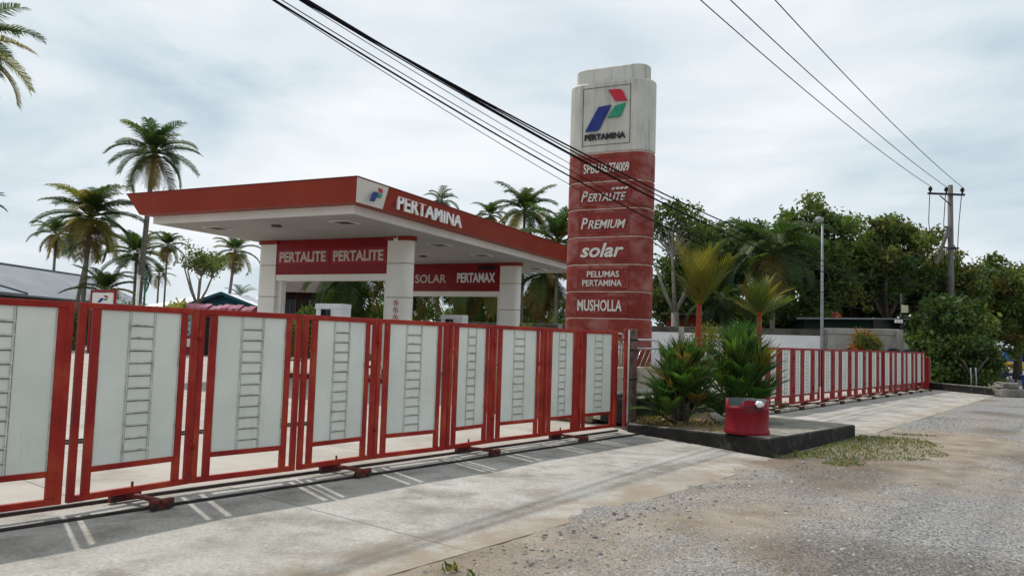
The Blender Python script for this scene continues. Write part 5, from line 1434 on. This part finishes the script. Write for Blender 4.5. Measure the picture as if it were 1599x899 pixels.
# kiosk with pink awning
Yk = 47.5
t = thing('kiosk', 'red stall with scalloped pink awning and poster behind the left gate', 'kiosk', (px2x(330, Yk), Yk, 0), R(-4))
b = MB(); b.box((-0.3, 1.2, 1.5), (5.2, 2.2, 3.0)); b.build('wall', M['magenta'], t)
b = MB(); b.box((-0.42, 0.09, 1.22), (1.0, 0.06, 2.3)); b.build('doorway', M['dark'], t)
b = MB(); b.box((-1.42, 0.09, 1.85), (0.62, 0.05, 1.35)); b.build('poster', M['poster'], t)
b = MB(); b.box((-1.45, 0.08, 0.75), (0.6, 0.05, 0.5), bev=0.01); b.build('notice', M['letter_white'], t)
b = MB()
rg = random.Random(5)
for i in range(13):
    x_ = -2.3 + i * 0.40
    z_ = 2.86 + rg.uniform(-0.07, 0.07)
    b.add([(x_, 0.2, z_ + 0.30), (x_ + 0.38, 0.2, z_ + 0.27), (x_ + 0.40, -0.45, z_ + 0.05), (x_ + 0.2, -0.55, z_ - 0.12), (x_, -0.45, z_ + 0.04), (x_ + 0.38, -0.46, z_ - 0.10), (x_ + 0.02, -0.46, z_ - 0.10)], [(0, 4, 3, 2, 1), (4, 6, 3), (3, 5, 2)])
b.build('awning', M['awning'], t)
# logo board
Yb = 45.5
t = thing('logo_board', 'small red framed board with emblem standing behind the left gate', 'sign', (px2x(163, Yb), Yb, 0), R(-2))
b = MB(); b.box((0, 0, 3.05), (1.30, 0.12, 1.05), bev=0.02); b.build('board', M['column_white'], t)
b = MB(); 
for q in (-0.70, 0.70): b.box((q, 0, 1.85), (0.10, 0.16, 3.70), bev=0.01)
b.box((0, 0, 3.68), (1.5, 0.16, 0.12), bev=0.01); b.box((0, 0, 0.25), (1.3, 0.14, 0.10)); b.build('frame', M['sign_red_light'], t)
b = MB(); b.box((0, 0, 1.55), (1.28, 0.10, 1.9)); b.build('louvre_panel', M['steel_blue'], t)
emblem(t, (-0.36, -0.062, 2.85), (1, 0, 0), (0, 0, 1), 0.74, 0.62, 0.02)
# masts
t = thing('flag_mast', 'slim white mast standing against the tall palm trunk', 'mast', (px2x(216, 47), 47, 0))
b = MB(); b.tube([(0, 0, 0), (0, 0, hz(216, 432, 47))], 0.09, 10); b.build('pole', M['letter_white'], t)
b = MB(); b.tube([(0, 0, hz(216, 432, 47)), (0, 0, hz(216, 430, 47))], 0.12, 10); b.build('finial', M['letter_white'], t)
t = thing('green_mast', 'thin green mast right of the white mast', 'mast', (px2x(227, 49), 49, 0))
b = MB(); b.tube([(0, 0, 0), (0, 0, hz(227, 436, 49))], 0.07, 8); b.build('pole', M['mast_green'] if 'mast_green' in M else mat('mast_green', [(0.02, 0.10, 0.05), (0.03, 0.14, 0.07)], 2, 0.5), t)
b = MB(); b.box((0, 0, hz(227, 436, 49) + 0.03), (0.18, 0.18, 0.06)); b.build('cap', M['dark_green'], t)
# dark wooden house seen through the near portal
Yd = 62
t = thing('dark_house', 'dark wooden house in shade seen through the near portal', 'house', (px2x(485, Yd), Yd, 0), R(-5))
b = MB(); b.box((0, 2, 2.5), (6.6, 4, 5.0)); b.build('wall', M['dark_wood'], t)
b = MB(); b.add([(-3.9, -0.8, 4.8), (3.9, -0.8, 4.8), (3.9, 2, 6.2), (-3.9, 2, 6.2), (3.9, 4.8, 4.8), (-3.9, 4.8, 4.8)], [(0, 1, 2, 3), (3, 2, 4, 5)]); b.build('roof', M['dark_wood'], t)
for x_ in (-1.6, 0.5):
    b = MB(); b.box((x_, -0.03, 3.6), (0.9, 0.06, 1.3)); wv = b.build('window', M['glass_dark'], t)
    b = MB(); b.box((x_, -0.05, 3.6), (0.05, 0.05, 1.3)); b.box((x_ - 0.48, -0.05, 3.6), (0.06, 0.06, 1.42)); b.box((x_ + 0.48, -0.05, 3.6), (0.06, 0.06, 1.42)); b.build('window_frame', M['brown_wall'], wv)
# red shed and green shed behind the wall
t = thing('red_shed', 'dull red shed behind the white wall beside the taller red stemmed palm', 'shed', (px2x(1085, 46, 490), 46, 0), R(-15))
b = MB(); b.box((0, 1.5, 1.75), (3.2, 3.0, 3.5)); b.build('wall', M['dark_red_wall'], t)
b = MB(); b.add([(-1.9, -0.5, 3.45), (1.9, -0.5, 3.45), (1.9, 3.5, 4.0), (-1.9, 3.5, 4.0), (-1.9, -0.5, 3.37), (1.9, -0.5, 3.37), (1.9, 3.5, 3.92), (-1.9, 3.5, 3.92)], [(0, 1, 2, 3), (7, 6, 5, 4), (0, 4, 5, 1)]); b.build('roof', M['brown_wall'], t)
b = MB(); b.box((0.6, -0.03, 2.9), (0.7, 0.06, 0.8)); b.build('window', M['glass_dark'], t)
t = thing('green_shed', 'dark green shed with pale roof edge behind the grey wall', 'shed', (px2x(1345, 41, 500), 41, 0), R(-10))
b = MB(); b.box((0, 1.8, 1.65), (5.6, 3.4, 3.3)); b.build('wall', M['dark_green'], t)
b = MB(); b.add([(-3.3, -0.5, 3.25), (3.0, -0.5, 3.38), (3.0, 3.6, 3.40), (-3.3, 3.6, 3.28), (-3.3, -0.5, 3.17), (3.0, -0.5, 3.30), (3.0, 3.6, 3.32), (-3.3, 3.6, 3.20)], [(0, 1, 2, 3), (7, 6, 5, 4), (0, 4, 5, 1), (1, 5, 6, 2)]); b.build('roof', M['galv'], t)
b = MB(); b.box((1.2, -0.03, 2.9), (1.1, 0.06, 0.8)); b.build('window', M['glass_dark'], t)
t = thing('red_roof_house', 'low house with pale roof edge and red gable, left of the lamp post', 'house', (px2x(1262, 50, 500), 50, 0), R(-10))
b = MB(); b.box((0, 2, 1.6), (4.2, 4, 3.2)); b.build('wall', M['dark_wood'], t)
b = MB(); b.add([(-2.6, -0.5, 3.15), (2.6, -0.5, 3.2), (2.2, 2, 4.3), (-2.4, 2, 4.3), (2.6, 4.5, 3.2), (-2.6, 4.5, 3.15)], [(0, 1, 2, 3), (3, 2, 4, 5)]); b.build('roof', M['dark_red_wall'], t)
b = MB(); b.bar((-2.6, -0.52, 3.14), (2.6, -0.52, 3.19), 0.06, 0.14); b.build('gutter', M['letter_white'], t)
# meter boxes on a post
t = thing('meter_post', 'post with pale electric boxes at the end of the grey wall', 'electric box', (px2x(1411, 37), 37, 0))
b = MB(); b.tube([(0, 0, 0), (0, 0, 4.4)], 0.07, 8); b.build('post', M['dark'], t)
b = MB(); b.box((0.08, -0.12, 3.65), (0.26, 0.16, 0.36), bev=0.015); b.build('meter_box', M['yellow_pale'] if 'yellow_pale' in M else mat('meter_pale', [(0.42, 0.39, 0.28), (0.52, 0.48, 0.36)], 3, 0.6), t)
b = MB(); b.box((-0.22, -0.12, 3.05), (0.34, 0.14, 0.16), bev=0.01); b.build('fuse_box', M['letter_grey'], t)

# low kerb and boulder at the far end of the exit drive
t = thing('roadside_kerb', 'low dark kerb running from the red post to the roadside stones', 'kerb', W(38.0, -6.95), math.atan2(29.3 - 33.6, 19.05 - 18.4))
b = MB(); b.box((2.35, 0, 0.14), (4.7, 0.25, 0.30), bev=0.02); b.build('kerb_stone', M['kerb_black'], t)
b = MB(); b.box((2.35, 0, 0.30), (4.66, 0.22, 0.02), bev=0.004); b.build('kerb_cap', M['kerb_top'], t)
def boulder(X, Y, Z, dims, seed, label):
    rg = random.Random(seed); b = MB(); rr = []
    for i in range(8):
        th = math.pi * i / 7; ring_ = []
        for j in range(14):
            ph = 2 * math.pi * j / 14
            d = Vector((math.sin(th) * math.cos(ph), math.sin(th) * math.sin(ph), math.cos(th)))
            k = 1 + 0.28 * mnoise.noise(d * 1.9 + Vector((seed, 0, 0))) + 0.10 * mnoise.noise(d * 5.0 + Vector((0, seed, 0))) 
            e_ = [math.copysign(abs(c) ** 0.38, c) for c in d]
            ring_.append((e_[0] * dims[0] * k, e_[1] * dims[1] * k, e_[2] * dims[2] * k + dims[2]))
        rr.append(ring_)
    b.loft(rr, 0, False, False)
    return tag(b.build('boulder', M['stone'], None, (X, Y, Z)), label, 'stone', 'stones at the end of the kerb')
boulder(19.0, 29.3, -0.03, (0.46, 0.34, 0.19), 4, 'larger lower stone block at the roadside end of the low kerb')
boulder(18.95, 29.4, 0.33, (0.36, 0.28, 0.12), 9, 'smaller stone resting on top of the roadside stone block')
for k, (x_, lb) in enumerate(((1515, 'left of two thin pale stakes in the shade behind the low kerb'), (1523, 'right of two thin pale stakes in the shade behind the low kerb'))):
    b = MB(); b.tube([(0, 0, 0), (0.02, 0, 0.5), (0, 0, 1.05)], 0.025, 8); tag(b.build('stake', M['galv'], None, (px2x(x_, 33, 590), 33, -0.03)), lb, 'stake')

# motorcycle in the shade
t = thing('motorcycle', 'dark motorcycle parked in the shade under the trees', 'motorcycle', (px2x(1556, 42, 580), 42, -0.03), R(-25))
def mwheel(x_):
    b = MB(); vs_ = []; fs_ = []
    for i in range(24):
        A2 = 2 * math.pi * i / 24
        for j in range(8):
            B2 = 2 * math.pi * j / 8; r2_ = 0.26 + 0.05 * math.cos(B2); vs_.append((x_ + r2_ * math.cos(A2), 0.05 * math.sin(B2), 0.31 + r2_ * math.sin(A2)))
            fs_.append((i * 8 + j, i * 8 + (j + 1) % 8, ((i + 1) % 24) * 8 + (j + 1) % 8, ((i + 1) % 24) * 8 + j))
    b.add(vs_, fs_, 0, True); wv = b.build('wheel', M['tyre'], t)
    b = MB()
    for i in range(6): b.bar((x_, 0, 0.31), (x_ + 0.22 * math.cos(i * 1.047), 0, 0.31 + 0.22 * math.sin(i * 1.047)), 0.02, 0.02)
    b.tube([(x_, -0.07, 0.31), (x_, 0.07, 0.31)], 0.045, 10); b.build('rim', M['galv'], wv)
mwheel(-0.62); mwheel(0.62)
b = MB(); b.loft([[(x_, y_ * w_, z_ + zz * h_) for y_, zz in ((-1, -1), (1, -1), (1.0, 0.6), (0.5, 1), (-0.5, 1), (-1, 0.6))] for x_, w_, z_, h_ in ((-0.75, 0.06, 0.68, 0.05), (-0.45, 0.13, 0.60, 0.13), (0.0, 0.12, 0.50, 0.16), (0.25, 0.14, 0.52, 0.20), (0.45, 0.12, 0.72, 0.22), (0.56, 0.07, 0.86, 0.10))], 0, False); b.build('body', M['truck_navy'], t)
b = MB(); b.box((-0.28, 0, 0.80), (0.72, 0.24, 0.09), bev=0.03); b.build('seat', M['dark'], t)
b = MB(); b.tube([(0.62, 0, 0.31), (0.44, 0, 0.98)], 0.035, 8); b.build('fork', M['galv'], t)
b = MB(); b.tube([(0.36, -0.34, 1.03), (0.45, -0.12, 1.0), (0.45, 0.12, 1.0), (0.36, 0.34, 1.03)], 0.016, 8); b.build('handlebar', M['dark'], t)
b = MB(); b.loft([[(x_, r_ * math.cos(a), 0.9 + r_ * math.sin(a)) for a in [2 * math.pi * i / 12 for i in range(12)]] for x_, r_ in ((0.5, 0.05), (0.54, 0.08), (0.60, 0.07))], 0, True); b.build('headlight', M['letter_white'], t)
b = MB(); b.tube([(0.62 + 0.35 * math.cos(a), 0, 0.31 + 0.35 * math.sin(a)) for a in [0.5 + 0.25 * i for i in range(9)]], 0.04, 6); b.build('mudguard', M['truck_navy'], t)

# blue truck on the far road
t = thing('truck', 'blue truck with dark load bed on the far road at the right edge', 'truck', (px2x(1583, 92, 565), 92, -0.03), R(180 + 8))
b = MB(); b.loft([[(x_, y_, z_) for x_, z_ in prof_] for y_, prof_ in ((-1.0, [(-0.3, 0.6), (1.75, 0.6), (1.85, 1.25), (1.45, 2.25), (-0.3, 2.35)]), (1.0, [(-0.3, 0.6), (1.75, 0.6), (1.85, 1.25), (1.45, 2.25), (-0.3, 2.35)]))], 0, False); 
b.build('cab', M['truck_blue'], t)
b = MB(); b.add([(1.80, -0.85, 1.33), (1.80, 0.85, 1.33), (1.50, 0.8, 2.12), (1.50, -0.8, 2.12)], [(0, 1, 2, 3)]); b.box((0.65, 1.004, 1.75), (1.1, 0.02, 0.62)); b.box((0.65, -1.004, 1.75), (1.1, 0.02, 0.62)); b.build('window', M['glass_dark'], t)
b = MB(); b.box((-2.4, 0, 1.55), (4.0, 2.1, 1.5), bev=0.03); b.build('load_bed', M['truck_navy'], t)
b = MB()
for x_ in (-0.5, -4.3): b.box((x_, 0, 2.9), (0.10, 2.1, 0.10)); b.box((x_, 1.02, 2.6), (0.1, 0.08, 0.6)); b.box((x_, -1.02, 2.6), (0.1, 0.08, 0.6))
b.box((-2.4, 1.02, 2.9), (3.9, 0.08, 0.09)); b.box((-2.4, -1.02, 2.9), (3.9, 0.08, 0.09)); b.build('rack', M['letter_white'], t)
b = MB(); b.box((-1.7, 0, 0.72), (5.6, 0.9, 0.22)); b.build('chassis', M['dark'], t)
for x_ in (1.0, -3.2):
    for y_ in (-0.9, 0.9):
        b = MB(); b.tube([(x_, y_ - 0.14, 0.45), (x_, y_ + 0.14, 0.45)], 0.45, 18); wv = b.build('wheel', M['tyre'], t)
        b = MB(); b.tube([(x_, y_ - 0.15, 0.45), (x_, y_ + 0.15, 0.45)], 0.2, 12); b.build('rim', M['galv'], wv)
for y_ in (-0.7, 0.7):
    b = MB(); b.box((1.83, y_, 0.95), (0.06, 0.26, 0.18), bev=0.01); b.build('headlight', M['letter_white'], t)
# yellow barrier in front of the truck
t = thing('road_barrier', 'yellow roadside barrier with red marks in front of the blue truck', 'barrier', (px2x(1582, 84, 570), 84, -0.03), R(-6))
b = MB(); b.box((0, 0, 0.50), (3.0, 0.35, 0.85), bev=0.04); b.build('body', M['yellow'], t)
b = MB(); b.box((-0.3, -0.185, 0.45), (0.8, 0.02, 0.36)); b.build('mark', M['canopy_red'], t)
b = MB(); b.box((-1.2, 0, 0.04), (0.3, 0.6, 0.08)); b.box((1.2, 0, 0.04), (0.3, 0.6, 0.08)); b.build('foot', M['dark'], t)
# blue bin at the right edge
t = thing('bin', 'dark blue bin cut off by the right edge beside the gravel', 'bin', (px2x(1607, 34, 600), 34, -0.02), 0.2)
b = MB(); b.loft([[(x_ * k, y_ * k, z_) for x_, y_ in ((-0.24, -0.24), (0.24, -0.24), (0.24, 0.24), (-0.24, 0.24))] for k, z_ in ((0.8, 0.0), (1.0, 0.72))], 0, False); b.build('body', M['bin_blue'], t)
b = MB(); b.box((0, 0, 0.75), (0.54, 0.54, 0.06), bev=0.015); b.build('lid', M['bin_blue'], t)
